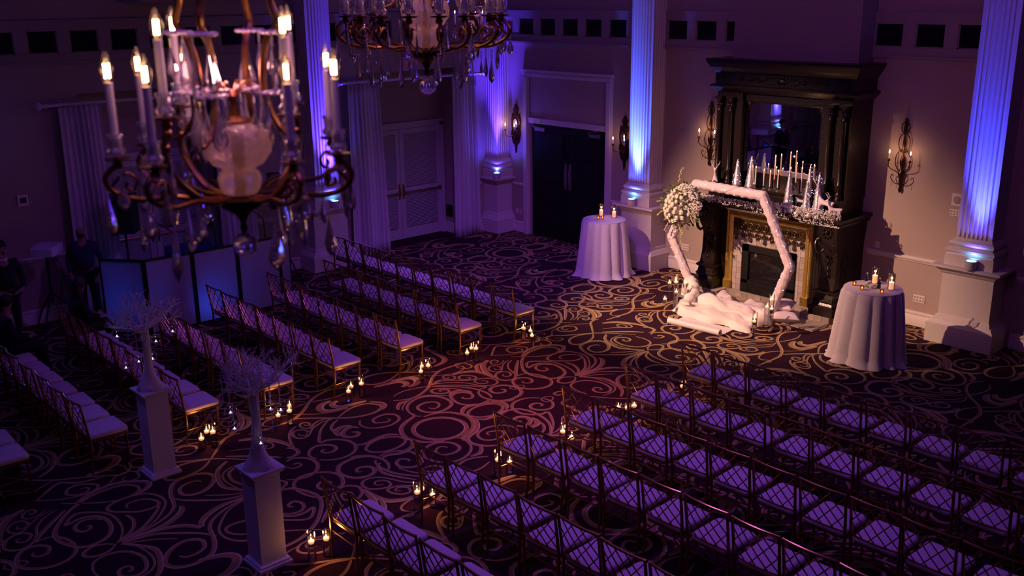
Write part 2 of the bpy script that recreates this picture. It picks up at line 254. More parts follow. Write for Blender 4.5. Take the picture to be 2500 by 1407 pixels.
STROKES=[(0.045,[(-9.908,7.356),(-9.897,7.524),(-9.803,7.686),(-9.666,7.767),(-9.528,7.801),(-9.357,7.749),(-9.221,7.651),(-9.129,7.512),(-9.074,7.368),(-9.043,7.315),(-8.972,7.277)]),(0.05,[(-9.451,7.805),(-9.322,7.787),(-9.198,7.704),(-9.092,7.58),(-9.037,7.435),(-8.995,7.351),(-8.873,7.297),(-8.742,7.326),(-8.643,7.403),(-8.573,7.504)]),(0.035,[(-9.952,7.356),(-10.015,7.306),(-10.157,7.314),(-10.287,7.371),(-10.399,7.483),(-10.467,7.647),(-10.454,7.797),(-10.355,7.918),(-10.195,7.966),(-10.054,7.945),(-9.964,7.873),(-9.908,7.736),(-9.912,7.604),(-9.977,7.52),(-10.07,7.469),(-10.185,7.478),(-10.251,7.54),(-10.274,7.648),(-10.242,7.748),(-10.167,7.793),(-10.076,7.756),(-10.03,7.674),(-10.055,7.614),(-10.113,7.603)]),(0.02,[(-10.272,7.289),(-10.333,7.323),(-10.409,7.406),(-10.486,7.525),(-10.524,7.69),(-10.466,7.853),(-10.352,7.973),(-10.234,8.079)]),(0.045,[(-10.333,7.257),(-10.428,7.321),(-10.499,7.411),(-10.499,7.478),(-10.492,7.552)]),(0.035,[(-9.737,8.379),(-9.706,8.244),(-9.743,8.122),(-9.845,8.031),(-9.973,7.996),(-10.132,8.032),(-10.212,8.085),(-10.248,8.186),(-10.206,8.283),(-10.123,8.334),(-10.027,8.314),(-9.967,8.239),(-9.999,8.171),(-10.064,8.154),(-10.064,8.189)]),(0.05,[(-10.246,8.084),(-10.299,8.168),(-10.298,8.274),(-10.227,8.349),(-10.116,8.377)]),(0.032,[(-10.132,8.378),(-10.339,8.32),(-10.497,8.208),(-10.575,8.091),(-10.572,8.005),(-10.501,7.973),(-10.417,8.002),(-10.357,8.072),(-10.35,8.149),(-10.407,8.195),(-10.465,8.17),(-10.501,8.115),(-10.481,8.082),(-10.44,8.09)]),(0.035,[(-9.512,7.834),(-9.58,7.857),(-9.647,7.947),(-9.677,8.077),(-9.659,8.227),(-9.577,8.346),(-9.464,8.366),(-9.38,8.291),(-9.334,8.179),(-9.321,8.051),(-9.371,7.92),(-9.445,7.857),(-9.512,7.834)]),(0.055,[(-9.629,7.805),(-9.714,7.876),(-9.769,7.98),(-9.753,8.095),(-9.707,8.209),(-9.737,8.379)]),(0.045,[(-9.388,7.809),(-9.284,7.903),(-9.272,8.055),(-9.306,8.272),(-9.259,8.386)]),(0.05,[(-9.681,8.27),(-9.635,8.385),(-9.519,8.44),(-9.42,8.411),(-9.343,8.33)]),(0.03,[(-9.722,8.377),(-9.621,8.433),(-9.535,8.54),(-9.507,8.637)]),(0.04,[(-10.104,8.513),(-10.043,8.436),(-9.902,8.376),(-9.761,8.387),(-9.638,8.449),(-9.557,8.584),(-9.56,8.735),(-9.606,8.859),(-9.723,8.948),(-9.847,8.961),(-9.978,8.914),(-10.053,8.817),(-10.062,8.699),(-10.004,8.618),(-9.911,8.592),(-9.842,8.629),(-9.811,8.714),(-9.84,8.771),(-9.893,8.787),(-9.916,8.745)]),(0.03,[(-10.676,8.11),(-10.481,8.315),(-10.28,8.454),(-10.126,8.507),(-9.966,8.517),(-9.831,8.485),(-9.777,8.438)]),(0.025,[(-10.702,8.083),(-10.608,8.236),(-10.454,8.415),(-10.262,8.562),(-10.133,8.661),(-10.135,8.552),(-10.117,8.499)]),(0.025,[(-10.713,8.127),(-10.723,8.207),(-10.632,8.376),(-10.5,8.514),(-10.362,8.584),(-10.216,8.646),(-10.128,8.757),(-10.135,8.877),(-10.219,8.938),(-10.33,8.934),(-10.41,8.85),(-10.453,8.749),(-10.414,8.678),(-10.323,8.663),(-10.254,8.716),(-10.243,8.782),(-10.298,8.817),(-10.348,8.784),(-10.355,8.74)]),(0.025,[(-10.716,8.141),(-10.761,8.297),(-10.702,8.433),(-10.602,8.537),(-10.516,8.627),(-10.483,8.736),(-10.513,8.799),(-10.61,8.793),(-10.706,8.722),(-10.713,8.628),(-10.629,8.583),(-10.56,8.626),(-10.539,8.696),(-10.585,8.735),(-10.625,8.693)]),(0.022,[(-10.729,8.128),(-10.797,8.277),(-10.781,8.386),(-10.699,8.492),(-10.726,8.576),(-10.811,8.583),(-10.882,8.516),(-10.867,8.448),(-10.792,8.432),(-10.779,8.495),(-10.812,8.497)]),(0.035,[(-10.644,7.394),(-10.568,7.507),(-10.53,7.649),(-10.568,7.815),(-10.659,8.002),(-10.772,8.137),(-10.915,8.284),(-11.027,8.433),(-11.108,8.621),(-11.116,8.83),(-11.114,9.035),(-11.115,9.219)]),(0.02,[(-10.759,7.477),(-10.819,7.657),(-10.802,7.853),(-10.729,8.056),(-10.702,8.083)]),(0.02,[(-11.257,8.002),(-11.16,8.218),(-10.989,8.415),(-10.886,8.581),(-10.868,8.754),(-10.918,8.898),(-11.006,8.945),(-11.097,8.891),(-11.158,8.928),(-11.142,9.006)]),(0.02,[(-11.11,8.877),(-10.994,8.858),(-10.891,8.927),(-10.885,9.012),(-10.949,9.066),(-11.076,9.055),(-11.142,9.006)]),(0.06,[(-10.835,8.615),(-10.813,8.773),(-10.742,8.905),(-10.654,8.958),(-10.502,8.982),(-10.3,8.984)]),(0.065,[(-10.309,8.993),(-10.502,9.02),(-10.665,9.084),(-10.804,9.177),(-10.889,9.29),(-10.94,9.401)]),(0.045,[(-10.6,8.976),(-10.706,9.002),(-10.83,9.069),(-10.894,9.163),(-10.91,9.269)]),(0.022,[(-10.724,9.627),(-10.667,9.481),(-10.563,9.348),(-10.468,9.25),(-10.468,9.172),(-10.566,9.128),(-10.662,9.166),(-10.711,9.254),(-10.666,9.321),(-10.566,9.325),(-10.519,9.256),(-10.56,9.213),(-10.611,9.239)]),(0.022,[(-10.773,9.576),(-10.695,9.453),(-10.701,9.365),(-10.788,9.335),(-10.869,9.393),(-10.878,9.467),(-10.804,9.482),(-10.778,9.426),(-10.814,9.418)]),(0.028,[(-10.689,9.664),(-10.605,9.506),(-10.454,9.383),(-10.286,9.323),(-10.165,9.258),(-10.091,9.146),(-10.123,9.045),(-10.221,8.991),(-10.355,9.04),(-10.428,9.136),(-10.407,9.235),(-10.327,9.281),(-10.234,9.223),(-10.235,9.146),(-10.305,9.131),(-10.331,9.18)]),(0.035,[(-10.132,9.254),(-10.143,9.376),(-10.088,9.472),(-9.94,9.531),(-9.768,9.54),(-9.628,9.482),(-9.546,9.349),(-9.558,9.191),(-9.65,9.059),(-9.783,8.991),(-9.927,9.021),(-10.034,9.093),(-10.068,9.189),(-10.03,9.285),(-9.929,9.335),(-9.834,9.285),(-9.821,9.207),(-9.882,9.16),(-9.942,9.19)]),(0.04,[(-10.623,9.733),(-10.433,9.524),(-10.279,9.37),(-10.132,9.254)]),(0.025,[(-10.591,9.766),(-10.371,9.589),(-10.171,9.482),(-10.007,9.461),(-9.818,9.507),(-9.709,9.602)]),(0.018,[(-9.917,8.923),(-9.831,8.87),(-9.757,8.929),(-9.756,9.056),(-9.815,9.085),(-9.88,9.016),(-9.899,8.906)]),(0.035,[(-9.298,8.941),(-9.401,8.85),(-9.453,8.71),(-9.436,8.56),(-9.354,8.448),(-9.23,8.384),(-9.077,8.386),(-8.962,8.459),(-8.887,8.569),(-8.88,8.672),(-8.682,8.552),(-8.521,8.417),(-8.329,8.181)]),(0.035,[(-9.256,8.951),(-9.137,8.974),(-9.014,8.904),(-8.948,8.777),(-8.996,8.662),(-9.1,8.601),(-9.195,8.648),(-9.218,8.739),(-9.162,8.797),(-9.1,8.781),(-9.103,8.728)]),(0.018,[(-9.282,9.026),(-9.28,8.942),(-9.227,8.897),(-9.153,8.901),(-9.137,8.974),(-9.162,9.05),(-9.225,9.086),(-9.282,9.026)]),(0.035,[(-9.208,8.091),(-9.265,8.188),(-9.281,8.346),(-9.214,8.465),(-9.074,8.516),(-8.894,8.515),(-8.678,8.463),(-8.5,8.35),(-8.334,8.175)]),(0.05,[(-8.902,8.212),(-8.956,8.156),(-9.02,8.196),(-9.028,8.281),(-8.954,8.343),(-8.848,8.315),(-8.775,8.21),(-8.776,8.118),(-8.85,8.07)]),(0.06,[(-8.898,8.386),(-8.773,8.363),(-8.698,8.291),(-8.691,8.179),(-8.735,8.103)]),(0.03,[(-8.782,8.384),(-8.624,8.339),(-8.515,8.245),(-8.443,8.118)]),(0.03,[(-8.66,7.918),(-8.775,8.001),(-8.927,7.99),(-9.027,7.884),(-9.071,7.719),(-9.023,7.565),(-8.953,7.495),(-8.844,7.468),(-8.748,7.527),(-8.719,7.656),(-8.761,7.783),(-8.859,7.825),(-8.917,7.764),(-8.951,7.67),(-8.917,7.619),(-8.866,7.63)]),(0.035,[(-9.531,9.901),(-9.746,10.024),(-10.003,10.074),(-10.227,10.043),(-10.382,9.914),(-10.452,9.787),(-10.377,9.683),(-10.266,9.619),(-10.305,9.758),(-10.273,9.893),(-10.156,9.974),(-9.978,9.979),(-9.808,9.92),(-9.714,9.825),(-9.677,9.692),(-9.713,9.579),(-9.84,9.502),(-10.036,9.449),(-10.221,9.489),(-10.425,9.632),(-10.588,9.79),(-10.73,10.021),(-10.775,10.233),(-10.763,10.423),(-10.676,10.513),(-10.567,10.538),(-10.489,10.488),(-10.432,10.331),(-10.482,10.151),(-10.626,9.951),(-10.803,9.754)]),(0.03,[(-10.113,9.959),(-10.215,9.892),(-10.25,9.775),(-10.184,9.684),(-10.075,9.661),(-10.004,9.715),(-10.026,9.791),(-10.085,9.808),(-10.103,9.77)]),(0.03,[(-9.548,9.884),(-9.678,10.095),(-9.886,10.196),(-10.054,10.182)]),(0.03,[(-9.545,9.887),(-9.655,10.198),(-9.84,10.406),(-9.992,10.536)]),(0.028,[(-9.538,9.894),(-9.652,10.28),(-9.837,10.49),(-10.031,10.621),(-10.233,10.625),(-10.385,10.531),(-10.439,10.367),(-10.412,10.182),(-10.343,10.087),(-10.243,10.087),(-10.122,10.193),(-10.014,10.327),(-10,10.486),(-10.053,10.556),(-10.161,10.55),(-10.277,10.45),(-10.292,10.307),(-10.224,10.253),(-10.18,10.266)]),(0.055,[(-9.53,9.941),(-9.533,10.325),(-9.622,10.552),(-9.738,10.677),(-9.831,10.704)]),(0.05,[(-9.511,9.922),(-9.496,10.285),(-9.425,10.497),(-9.323,10.604),(-9.228,10.644)]),(0.03,[(-9.487,9.91),(-9.44,10.226),(-9.291,10.422),(-9.122,10.597),(-8.953,10.697)]),(0.02,[(-9.475,9.884),(-9.368,10.148),(-9.185,10.377)]),(0.045,[(-9.487,9.91),(-9.32,10.027),(-9.144,10.118),(-8.909,10.07),(-8.702,9.964),(-8.563,9.78)]),(0.02,[(-9.362,10.002),(-9.075,10.042),(-8.855,9.982),(-8.759,9.834),(-8.757,9.628)]),(0.03,[(-9.53,9.865),(-9.443,9.768),(-9.43,9.633),(-9.493,9.549),(-9.574,9.556),(-9.633,9.662),(-9.604,9.769),(-9.524,9.852)]),(0.03,[(-8.964,9.514),(-9.144,9.501),(-9.302,9.55),(-9.373,9.656),(-9.363,9.796),(-9.273,9.908),(-9.095,9.966),(-8.906,9.928),(-8.817,9.843),(-8.813,9.743),(-8.897,9.671),(-9,9.687),(-9.032,9.761),(-8.986,9.808),(-8.925,9.783),(-8.943,9.747)]),(0.025,[(-11.059,9.572),(-10.904,9.776),(-10.838,9.994),(-10.858,10.147),(-10.958,10.219),(-11.06,10.158),(-11.132,10.039),(-11.096,9.922),(-10.977,9.871),(-10.895,9.935),(-10.875,10.043),(-10.934,10.112),(-11,10.088),(-10.995,10.027)]),(0.03,[(-11.048,9.562),(-11.205,9.742),(-11.319,9.911),(-11.17,10.088),(-11.118,10.413)]),(0.05,[(-10.701,9.881),(-10.818,10.102),(-10.857,10.369),(-10.757,10.563),(-10.629,10.673),(-10.524,10.627),(-10.446,10.489),(-10.439,10.367)]),(0.02,[(-10.869,10.179),(-10.901,10.324),(-11.014,10.431),(-11.061,10.564),(-11.015,10.667),(-10.887,10.676),(-10.812,10.618),(-10.819,10.521),(-10.899,10.482),(-10.94,10.543)]),(0.055,[(-9.125,7.29),(-9.151,7.422),(-9.226,7.534),(-9.338,7.609),(-9.47,7.635),(-9.602,7.609),(-9.714,7.534),(-9.789,7.422),(-9.815,7.29),(-9.789,7.158),(-9.714,7.046),(-9.602,6.971),(-9.47,6.945),(-9.338,6.971),(-9.226,7.046),(-9.151,7.158),(-9.125,7.29)]),(0.04,[(-9.543,9.927),(-9.601,10.254),(-9.729,10.521),(-9.88,10.653),(-10.037,10.701),(-10.224,10.764),(-10.38,10.866),(-10.437,10.986),(-10.44,11.142),(-10.359,11.272),(-10.224,11.297),(-10.069,11.189),(-9.987,11.054),(-9.983,10.928),(-10.069,10.839),(-10.209,10.867),(-10.278,10.971),(-10.274,11.088),(-10.205,11.137)]),(0.025,[(-10.846,10.651),(-10.974,10.701),(-11.073,10.784),(-11.087,10.887),(-10.949,11.054),(-10.834,11.245),(-10.692,11.488),(-10.505,11.683),(-10.332,11.814),(-10.15,11.932)]),(0.02,[(-11.043,10.769),(-10.911,10.744),(-10.814,10.798),(-10.83,10.92),(-10.899,10.928),(-10.938,10.845)]),(0.035,[(-10.67,11.464),(-10.531,11.301),(-10.465,11.092),(-10.477,10.922),(-10.56,10.857),(-10.678,10.917),(-10.768,11.054),(-10.774,11.26),(-10.681,11.476)]),(0.03,[(-10.692,11.488),(-10.929,11.707),(-11.084,11.848),(-11.147,11.989),(-11.134,12.106)]),(0.045,[(-9.152,14.024),(-9.163,13.856),(-9.257,13.694),(-9.394,13.613),(-9.532,13.579),(-9.703,13.631),(-9.839,13.729),(-9.931,13.868),(-9.986,14.012),(-10.017,14.065),(-10.088,14.103)]),(0.035,[(-9.108,14.024),(-9.045,14.074),(-8.903,14.066),(-8.773,14.009),(-8.661,13.897),(-8.593,13.733),(-8.606,13.583),(-8.705,13.462),(-8.865,13.414),(-9.006,13.435),(-9.096,13.507),(-9.152,13.644),(-9.148,13.776),(-9.083,13.86),(-8.99,13.911),(-8.875,13.902),(-8.809,13.84),(-8.786,13.732),(-8.818,13.632),(-8.893,13.587),(-8.984,13.624),(-9.03,13.706),(-9.005,13.766),(-8.947,13.777)]),(0.045,[(-8.727,14.123),(-8.632,14.059),(-8.561,13.969),(-8.561,13.902),(-8.568,13.828)]),(0.035,[(-9.323,13.001),(-9.354,13.136),(-9.317,13.258),(-9.215,13.349),(-9.087,13.384),(-8.928,13.348),(-8.848,13.295),(-8.812,13.194),(-8.854,13.097),(-8.937,13.046),(-9.033,13.066),(-9.093,13.141),(-9.061,13.209),(-8.996,13.226),(-8.996,13.191)]),(0.032,[(-8.928,13.002),(-8.721,13.06),(-8.563,13.172),(-8.485,13.289),(-8.488,13.375),(-8.559,13.407),(-8.643,13.378),(-8.703,13.308),(-8.71,13.231),(-8.653,13.185),(-8.595,13.21),(-8.559,13.265),(-8.579,13.298),(-8.62,13.29)]),(0.035,[(-9.548,13.546),(-9.48,13.523),(-9.413,13.433),(-9.383,13.303),(-9.401,13.153),(-9.483,13.034),(-9.596,13.014),(-9.68,13.089),(-9.726,13.201),(-9.739,13.329),(-9.689,13.46),(-9.615,13.523),(-9.548,13.546)]),(0.045,[(-9.672,13.571),(-9.776,13.477),(-9.788,13.325),(-9.754,13.108),(-9.801,12.994)]),(0.03,[(-9.338,13.003),(-9.439,12.947),(-9.525,12.84),(-9.553,12.743)]),(0.04,[(-8.956,12.867),(-9.017,12.944),(-9.158,13.004),(-9.299,12.993),(-9.422,12.931),(-9.503,12.796),(-9.5,12.645),(-9.454,12.521),(-9.337,12.432),(-9.213,12.419),(-9.082,12.466),(-9.007,12.563),(-8.998,12.681),(-9.056,12.762),(-9.149,12.788),(-9.218,12.751),(-9.249,12.666),(-9.22,12.609),(-9.167,12.593),(-9.144,12.635)]),(0.03,[(-8.384,13.27),(-8.579,13.065),(-8.78,12.926),(-8.934,12.873),(-9.094,12.863),(-9.229,12.895),(-9.283,12.942)]),(0.025,[(-8.347,13.253),(-8.337,13.173),(-8.428,13.004),(-8.56,12.866),(-8.698,12.796),(-8.844,12.734),(-8.932,12.623),(-8.925,12.503),(-8.841,12.442),(-8.73,12.446),(-8.65,12.53),(-8.607,12.631),(-8.646,12.702),(-8.737,12.717),(-8.806,12.664),(-8.817,12.598),(-8.762,12.563),(-8.712,12.596),(-8.705,12.64)]),(0.025,[(-8.344,13.239),(-8.299,13.083),(-8.358,12.947),(-8.458,12.843),(-8.544,12.753),(-8.577,12.644),(-8.547,12.581),(-8.45,12.587),(-8.354,12.658),(-8.347,12.752),(-8.431,12.797),(-8.5,12.754),(-8.521,12.684),(-8.475,12.645),(-8.435,12.687)]),(0.035,[(-8.416,13.986),(-8.492,13.873),(-8.53,13.731),(-8.492,13.565),(-8.401,13.378),(-8.288,13.243),(-8.145,13.096),(-8.033,12.947),(-7.952,12.759),(-7.944,12.55),(-7.946,12.345),(-7.945,12.161)]),(0.02,[(-8.301,13.903),(-8.241,13.723),(-8.258,13.527),(-8.331,13.324),(-8.358,13.297)]),(0.02,[(-7.803,13.378),(-7.9,13.162),(-8.071,12.965),(-8.174,12.799),(-8.192,12.626),(-8.142,12.482),(-8.054,12.435),(-7.963,12.489),(-7.902,12.452),(-7.918,12.374)]),(0.06,[(-8.225,12.765),(-8.247,12.607),(-8.318,12.475),(-8.406,12.422),(-8.558,12.398),(-8.76,12.396)]),(0.065,[(-8.751,12.387),(-8.558,12.36),(-8.395,12.296),(-8.256,12.203),(-8.171,12.09),(-8.12,11.979)]),(0.045,[(-8.46,12.404),(-8.354,12.378),(-8.23,12.311),(-8.166,12.217),(-8.15,12.111)]),(0.022,[(-8.336,11.753),(-8.393,11.899),(-8.497,12.032),(-8.592,12.13),(-8.592,12.208),(-8.494,12.252),(-8.398,12.214),(-8.349,12.126),(-8.394,12.059),(-8.494,12.055),(-8.541,12.124),(-8.5,12.167),(-8.449,12.141)]),(0.022,[(-8.287,11.804),(-8.365,11.927),(-8.359,12.015),(-8.272,12.045),(-8.191,11.987),(-8.182,11.913),(-8.256,11.898),(-8.282,11.954),(-8.246,11.962)]),(0.028,[(-8.371,11.716),(-8.455,11.874),(-8.606,11.997),(-8.774,12.057),(-8.895,12.122),(-8.969,12.234),(-8.937,12.335),(-8.839,12.389),(-8.705,12.34),(-8.632,12.244),(-8.653,12.145),(-8.733,12.099),(-8.826,12.157),(-8.825,12.234),(-8.755,12.249),(-8.729,12.2)]),(0.035,[(-8.928,12.126),(-8.917,12.004),(-8.972,11.908),(-9.12,11.849),(-9.292,11.84),(-9.432,11.898),(-9.514,12.031),(-9.502,12.189),(-9.41,12.321),(-9.277,12.389),(-9.133,12.359),(-9.026,12.287),(-8.992,12.191),(-9.03,12.095),(-9.131,12.045),(-9.226,12.095),(-9.239,12.173),(-9.178,12.22),(-9.118,12.19)]),(0.04,[(-8.437,11.647),(-8.627,11.856),(-8.781,12.01),(-8.928,12.126)]),(0.035,[(-9.762,12.439),(-9.659,12.53),(-9.607,12.67),(-9.624,12.82),(-9.706,12.932),(-9.83,12.996),(-9.983,12.994),(-10.098,12.921),(-10.173,12.811),(-10.18,12.708),(-10.378,12.828),(-10.539,12.963),(-10.731,13.199)]),(0.035,[(-9.804,12.429),(-9.923,12.406),(-10.046,12.476),(-10.112,12.603),(-10.064,12.718),(-9.96,12.779),(-9.865,12.732),(-9.842,12.641),(-9.898,12.583),(-9.96,12.599),(-9.957,12.652)]),(0.05,[(-10.158,13.168),(-10.104,13.224),(-10.04,13.184),(-10.032,13.099),(-10.106,13.037),(-10.212,13.065),(-10.285,13.17),(-10.284,13.262),(-10.21,13.31)]),(0.06,[(-10.162,12.994),(-10.287,13.017),(-10.362,13.089),(-10.369,13.201),(-10.325,13.277)]),(0.03,[(-10.278,12.996),(-10.436,13.041),(-10.545,13.135),(-10.617,13.262)]),(0.03,[(-10.4,13.462),(-10.285,13.379),(-10.133,13.39),(-10.033,13.496),(-9.989,13.661),(-10.037,13.815),(-10.107,13.885),(-10.216,13.912),(-10.312,13.853),(-10.341,13.724),(-10.299,13.597),(-10.201,13.555),(-10.143,13.616),(-10.109,13.71),(-10.143,13.761),(-10.194,13.75)]),(0.035,[(-9.529,11.479),(-9.314,11.356),(-9.057,11.306),(-8.833,11.337),(-8.678,11.466),(-8.608,11.593),(-8.683,11.697),(-8.794,11.761),(-8.755,11.622),(-8.787,11.487),(-8.904,11.406),(-9.082,11.401),(-9.252,11.46),(-9.346,11.555),(-9.383,11.688),(-9.347,11.801),(-9.22,11.878),(-9.024,11.931),(-8.839,11.891),(-8.635,11.748),(-8.472,11.59),(-8.33,11.359),(-8.285,11.147),(-8.297,10.957),(-8.384,10.867),(-8.493,10.842),(-8.571,10.892),(-8.628,11.049),(-8.578,11.229),(-8.434,11.429),(-8.257,11.626)]),(0.03,[(-8.947,11.421),(-8.845,11.488),(-8.81,11.605),(-8.876,11.696),(-8.985,11.719),(-9.056,11.665),(-9.034,11.589),(-8.975,11.572),(-8.957,11.61)]),(0.03,[(-9.512,11.496),(-9.382,11.285),(-9.174,11.184),(-9.006,11.198)]),(0.028,[(-9.522,11.486),(-9.408,11.1),(-9.223,10.89),(-9.029,10.759),(-8.827,10.755),(-8.675,10.849),(-8.621,11.013),(-8.648,11.198),(-8.717,11.293),(-8.817,11.293),(-8.938,11.187),(-9.046,11.053),(-9.06,10.894),(-9.007,10.824),(-8.899,10.83),(-8.783,10.93),(-8.768,11.073),(-8.836,11.127),(-8.88,11.114)]),(0.04,[(-9.517,11.453),(-9.459,11.126),(-9.331,10.859),(-9.18,10.727),(-9.023,10.679),(-8.836,10.616),(-8.68,10.514),(-8.623,10.394),(-8.62,10.238),(-8.701,10.108),(-8.836,10.083),(-8.991,10.191),(-9.073,10.326),(-9.077,10.452),(-8.991,10.541),(-8.851,10.513),(-8.782,10.409),(-8.786,10.292),(-8.855,10.243)]),(0.055,[(-9.53,11.439),(-9.527,11.055),(-9.438,10.828),(-9.322,10.703),(-9.229,10.676)]),(0.03,[(-9.573,11.47),(-9.62,11.154),(-9.769,10.958),(-9.938,10.783),(-10.107,10.683)]),(0.02,[(-9.585,11.496),(-9.692,11.232),(-9.875,11.003)]),(0.045,[(-9.573,11.47),(-9.74,11.353),(-9.916,11.262),(-10.151,11.31),(-10.358,11.416),(-10.497,11.6)]),(0.02,[(-9.698,11.378),(-9.985,11.338),(-10.205,11.398),(-10.301,11.546),(-10.303,11.752)]),(0.03,[(-9.53,11.515),(-9.617,11.612),(-9.63,11.747),(-9.567,11.831),(-9.486,11.824),(-9.427,11.718),(-9.456,11.611),(-9.536,11.528)]),(0.03,[(-10.096,11.866),(-9.916,11.879),(-9.758,11.83),(-9.687,11.724),(-9.697,11.584),(-9.787,11.472),(-9.965,11.414),(-10.154,11.452),(-10.243,11.537),(-10.247,11.637),(-10.163,11.709),(-10.06,11.693),(-10.028,11.619),(-10.074,11.572),(-10.135,11.597),(-10.117,11.633)]),(0.025,[(-8.001,11.808),(-8.156,11.604),(-8.222,11.386),(-8.202,11.233),(-8.102,11.161),(-8,11.222),(-7.928,11.341),(-7.964,11.458),(-8.083,11.509),(-8.165,11.445),(-8.185,11.337),(-8.126,11.268),(-8.06,11.292),(-8.065,11.353)]),(0.02,[(-8.191,11.201),(-8.159,11.056),(-8.046,10.949),(-7.999,10.816),(-8.045,10.713),(-8.173,10.704),(-8.248,10.762),(-8.241,10.859),(-8.161,10.898),(-8.12,10.837)]),(0.025,[(-8.214,10.729),(-8.086,10.679),(-7.987,10.596),(-7.973,10.493),(-8.111,10.326),(-8.226,10.135),(-8.368,9.892),(-8.555,9.697),(-8.728,9.566),(-8.91,9.448)]),(0.02,[(-8.017,10.611),(-8.149,10.636),(-8.246,10.582),(-8.23,10.46),(-8.161,10.452),(-8.122,10.535)]),(0.075,[(-8.638,10.334),(-8.569,10.564),(-8.463,10.651),(-8.339,10.6),(-8.233,10.434),(-8.223,10.209)]),(0.025,[(-10.682,6.436),(-10.758,6.356),(-10.757,6.246),(-10.713,6.156),(-10.658,6.078),(-10.669,6.014),(-10.76,5.998),(-10.831,6.032),(-10.848,6.095),(-10.802,6.13),(-10.745,6.122),(-10.734,6.08),(-10.79,6.061)]),(0.025,[(-8.378,14.944),(-8.302,15.024),(-8.303,15.134),(-8.347,15.224),(-8.402,15.302),(-8.391,15.366),(-8.3,15.382),(-8.229,15.348),(-8.212,15.285),(-8.258,15.25),(-8.315,15.258),(-8.326,15.3),(-8.27,15.319)]),(0.028,[(-10.671,6.42),(-10.703,6.303),(-10.654,6.164),(-10.61,6.076),(-10.531,6.001),(-10.447,5.906),(-10.445,5.819),(-10.521,5.778),(-10.623,5.799),(-10.695,5.881),(-10.666,5.951),(-10.594,5.986),(-10.518,5.962),(-10.492,5.898),(-10.533,5.854),(-10.586,5.864)]),(0.028,[(-8.389,14.96),(-8.357,15.077),(-8.406,15.216),(-8.45,15.304),(-8.529,15.379),(-8.613,15.474),(-8.615,15.561),(-8.539,15.602),(-8.437,15.581),(-8.365,15.499),(-8.394,15.429),(-8.466,15.394),(-8.542,15.418),(-8.568,15.482),(-8.527,15.526),(-8.474,15.516)]),(0.035,[(-10.675,6.514),(-10.779,6.703),(-10.832,6.881),(-10.805,7.057),(-10.693,7.145),(-10.597,7.157),(-10.513,7.068),(-10.481,6.93),(-10.508,6.759),(-10.576,6.617),(-10.661,6.514),(-10.813,6.354),(-10.968,6.177),(-11.052,6.047)]),(0.035,[(-8.385,14.866),(-8.281,14.677),(-8.228,14.499),(-8.255,14.323),(-8.367,14.235),(-8.463,14.223),(-8.547,14.312),(-8.579,14.45),(-8.552,14.621),(-8.484,14.763),(-8.399,14.866),(-8.247,15.026),(-8.092,15.203),(-8.008,15.333)]),(0.04,[(-10.829,7.122),(-10.73,7.211),(-10.614,7.228),(-10.535,7.162),(-10.497,7.086)]),(0.05,[(-9.409,6.772),(-9.306,6.731),(-9.243,6.602),(-9.237,6.463),(-9.297,6.329),(-9.254,6.211)]),(0.035,[(-9.18,6.15),(-9.139,6.079),(-8.983,6.02),(-8.837,6.043),(-8.693,6.109),(-8.528,6.198)]),(0.035,[(-9.568,5.098),(-9.486,5.206),(-9.469,5.354),(-9.556,5.504),(-9.691,5.587),(-9.837,5.595),(-9.957,5.527),(-10.02,5.425),(-9.988,5.342)]),(0.025,[(-9.863,5.269),(-9.783,5.286),(-9.762,5.354),(-9.782,5.422),(-9.855,5.425),(-9.869,5.377),(-9.843,5.37)]),(0.025,[(-9.197,16.111),(-9.277,16.094),(-9.298,16.026),(-9.278,15.958),(-9.205,15.955),(-9.191,16.003),(-9.217,16.01)]),(0.04,[(-10.074,5.391),(-10.057,5.48),(-10.104,5.573),(-10.212,5.604),(-10.282,5.579),(-10.323,5.536)]),(0.04,[(-8.986,15.989),(-9.003,15.9),(-8.956,15.807),(-8.848,15.776),(-8.778,15.801),(-8.737,15.844)]),(0.03,[(-10.257,5.605),(-10.438,5.662),(-10.636,5.76),(-10.769,5.881),(-10.814,5.969)]),(0.07,[(-11.171,6.824),(-11.132,6.713),(-11.045,6.686),(-10.963,6.728),(-10.923,6.874),(-10.892,7.116)]),(0.07,[(-7.889,14.556),(-7.928,14.667),(-8.015,14.694),(-8.097,14.652),(-8.137,14.506),(-8.168,14.264)]),(0.08,[(-11.239,6.753),(-11.21,6.602),(-11.109,6.501),(-10.987,6.499),(-10.915,6.603),(-10.867,6.799)]),(0.08,[(-7.821,14.627),(-7.85,14.778),(-7.951,14.879),(-8.073,14.881),(-8.145,14.777),(-8.193,14.581)]),(0.06,[(-8.225,8.615),(-8.247,8.773),(-8.318,8.905),(-8.406,8.958),(-8.558,8.982),(-8.76,8.984)]),(0.065,[(-10.309,12.387),(-10.502,12.36),(-10.665,12.296),(-10.804,12.203),(-10.889,12.09),(-10.94,11.979)]),(0.022,[(-8.336,9.627),(-8.393,9.481),(-8.497,9.348),(-8.592,9.25),(-8.592,9.172),(-8.494,9.128),(-8.398,9.166),(-8.349,9.254),(-8.394,9.321),(-8.494,9.325),(-8.541,9.256),(-8.5,9.213),(-8.449,9.239)]),(0.022,[(-10.724,11.753),(-10.667,11.899),(-10.563,12.032),(-10.468,12.13),(-10.468,12.208),(-10.566,12.252),(-10.662,12.214),(-10.711,12.126),(-10.666,12.059),(-10.566,12.055),(-10.519,12.124),(-10.56,12.167),(-10.611,12.141)]),(0.04,[(-10.623,11.647),(-10.433,11.856),(-10.279,12.01),(-10.132,12.126)]),(0.022,[(-8.363,9.864),(-8.265,9.678),(-8.241,9.591),(-8.334,9.44),(-8.345,9.35),(-8.293,9.316)])]
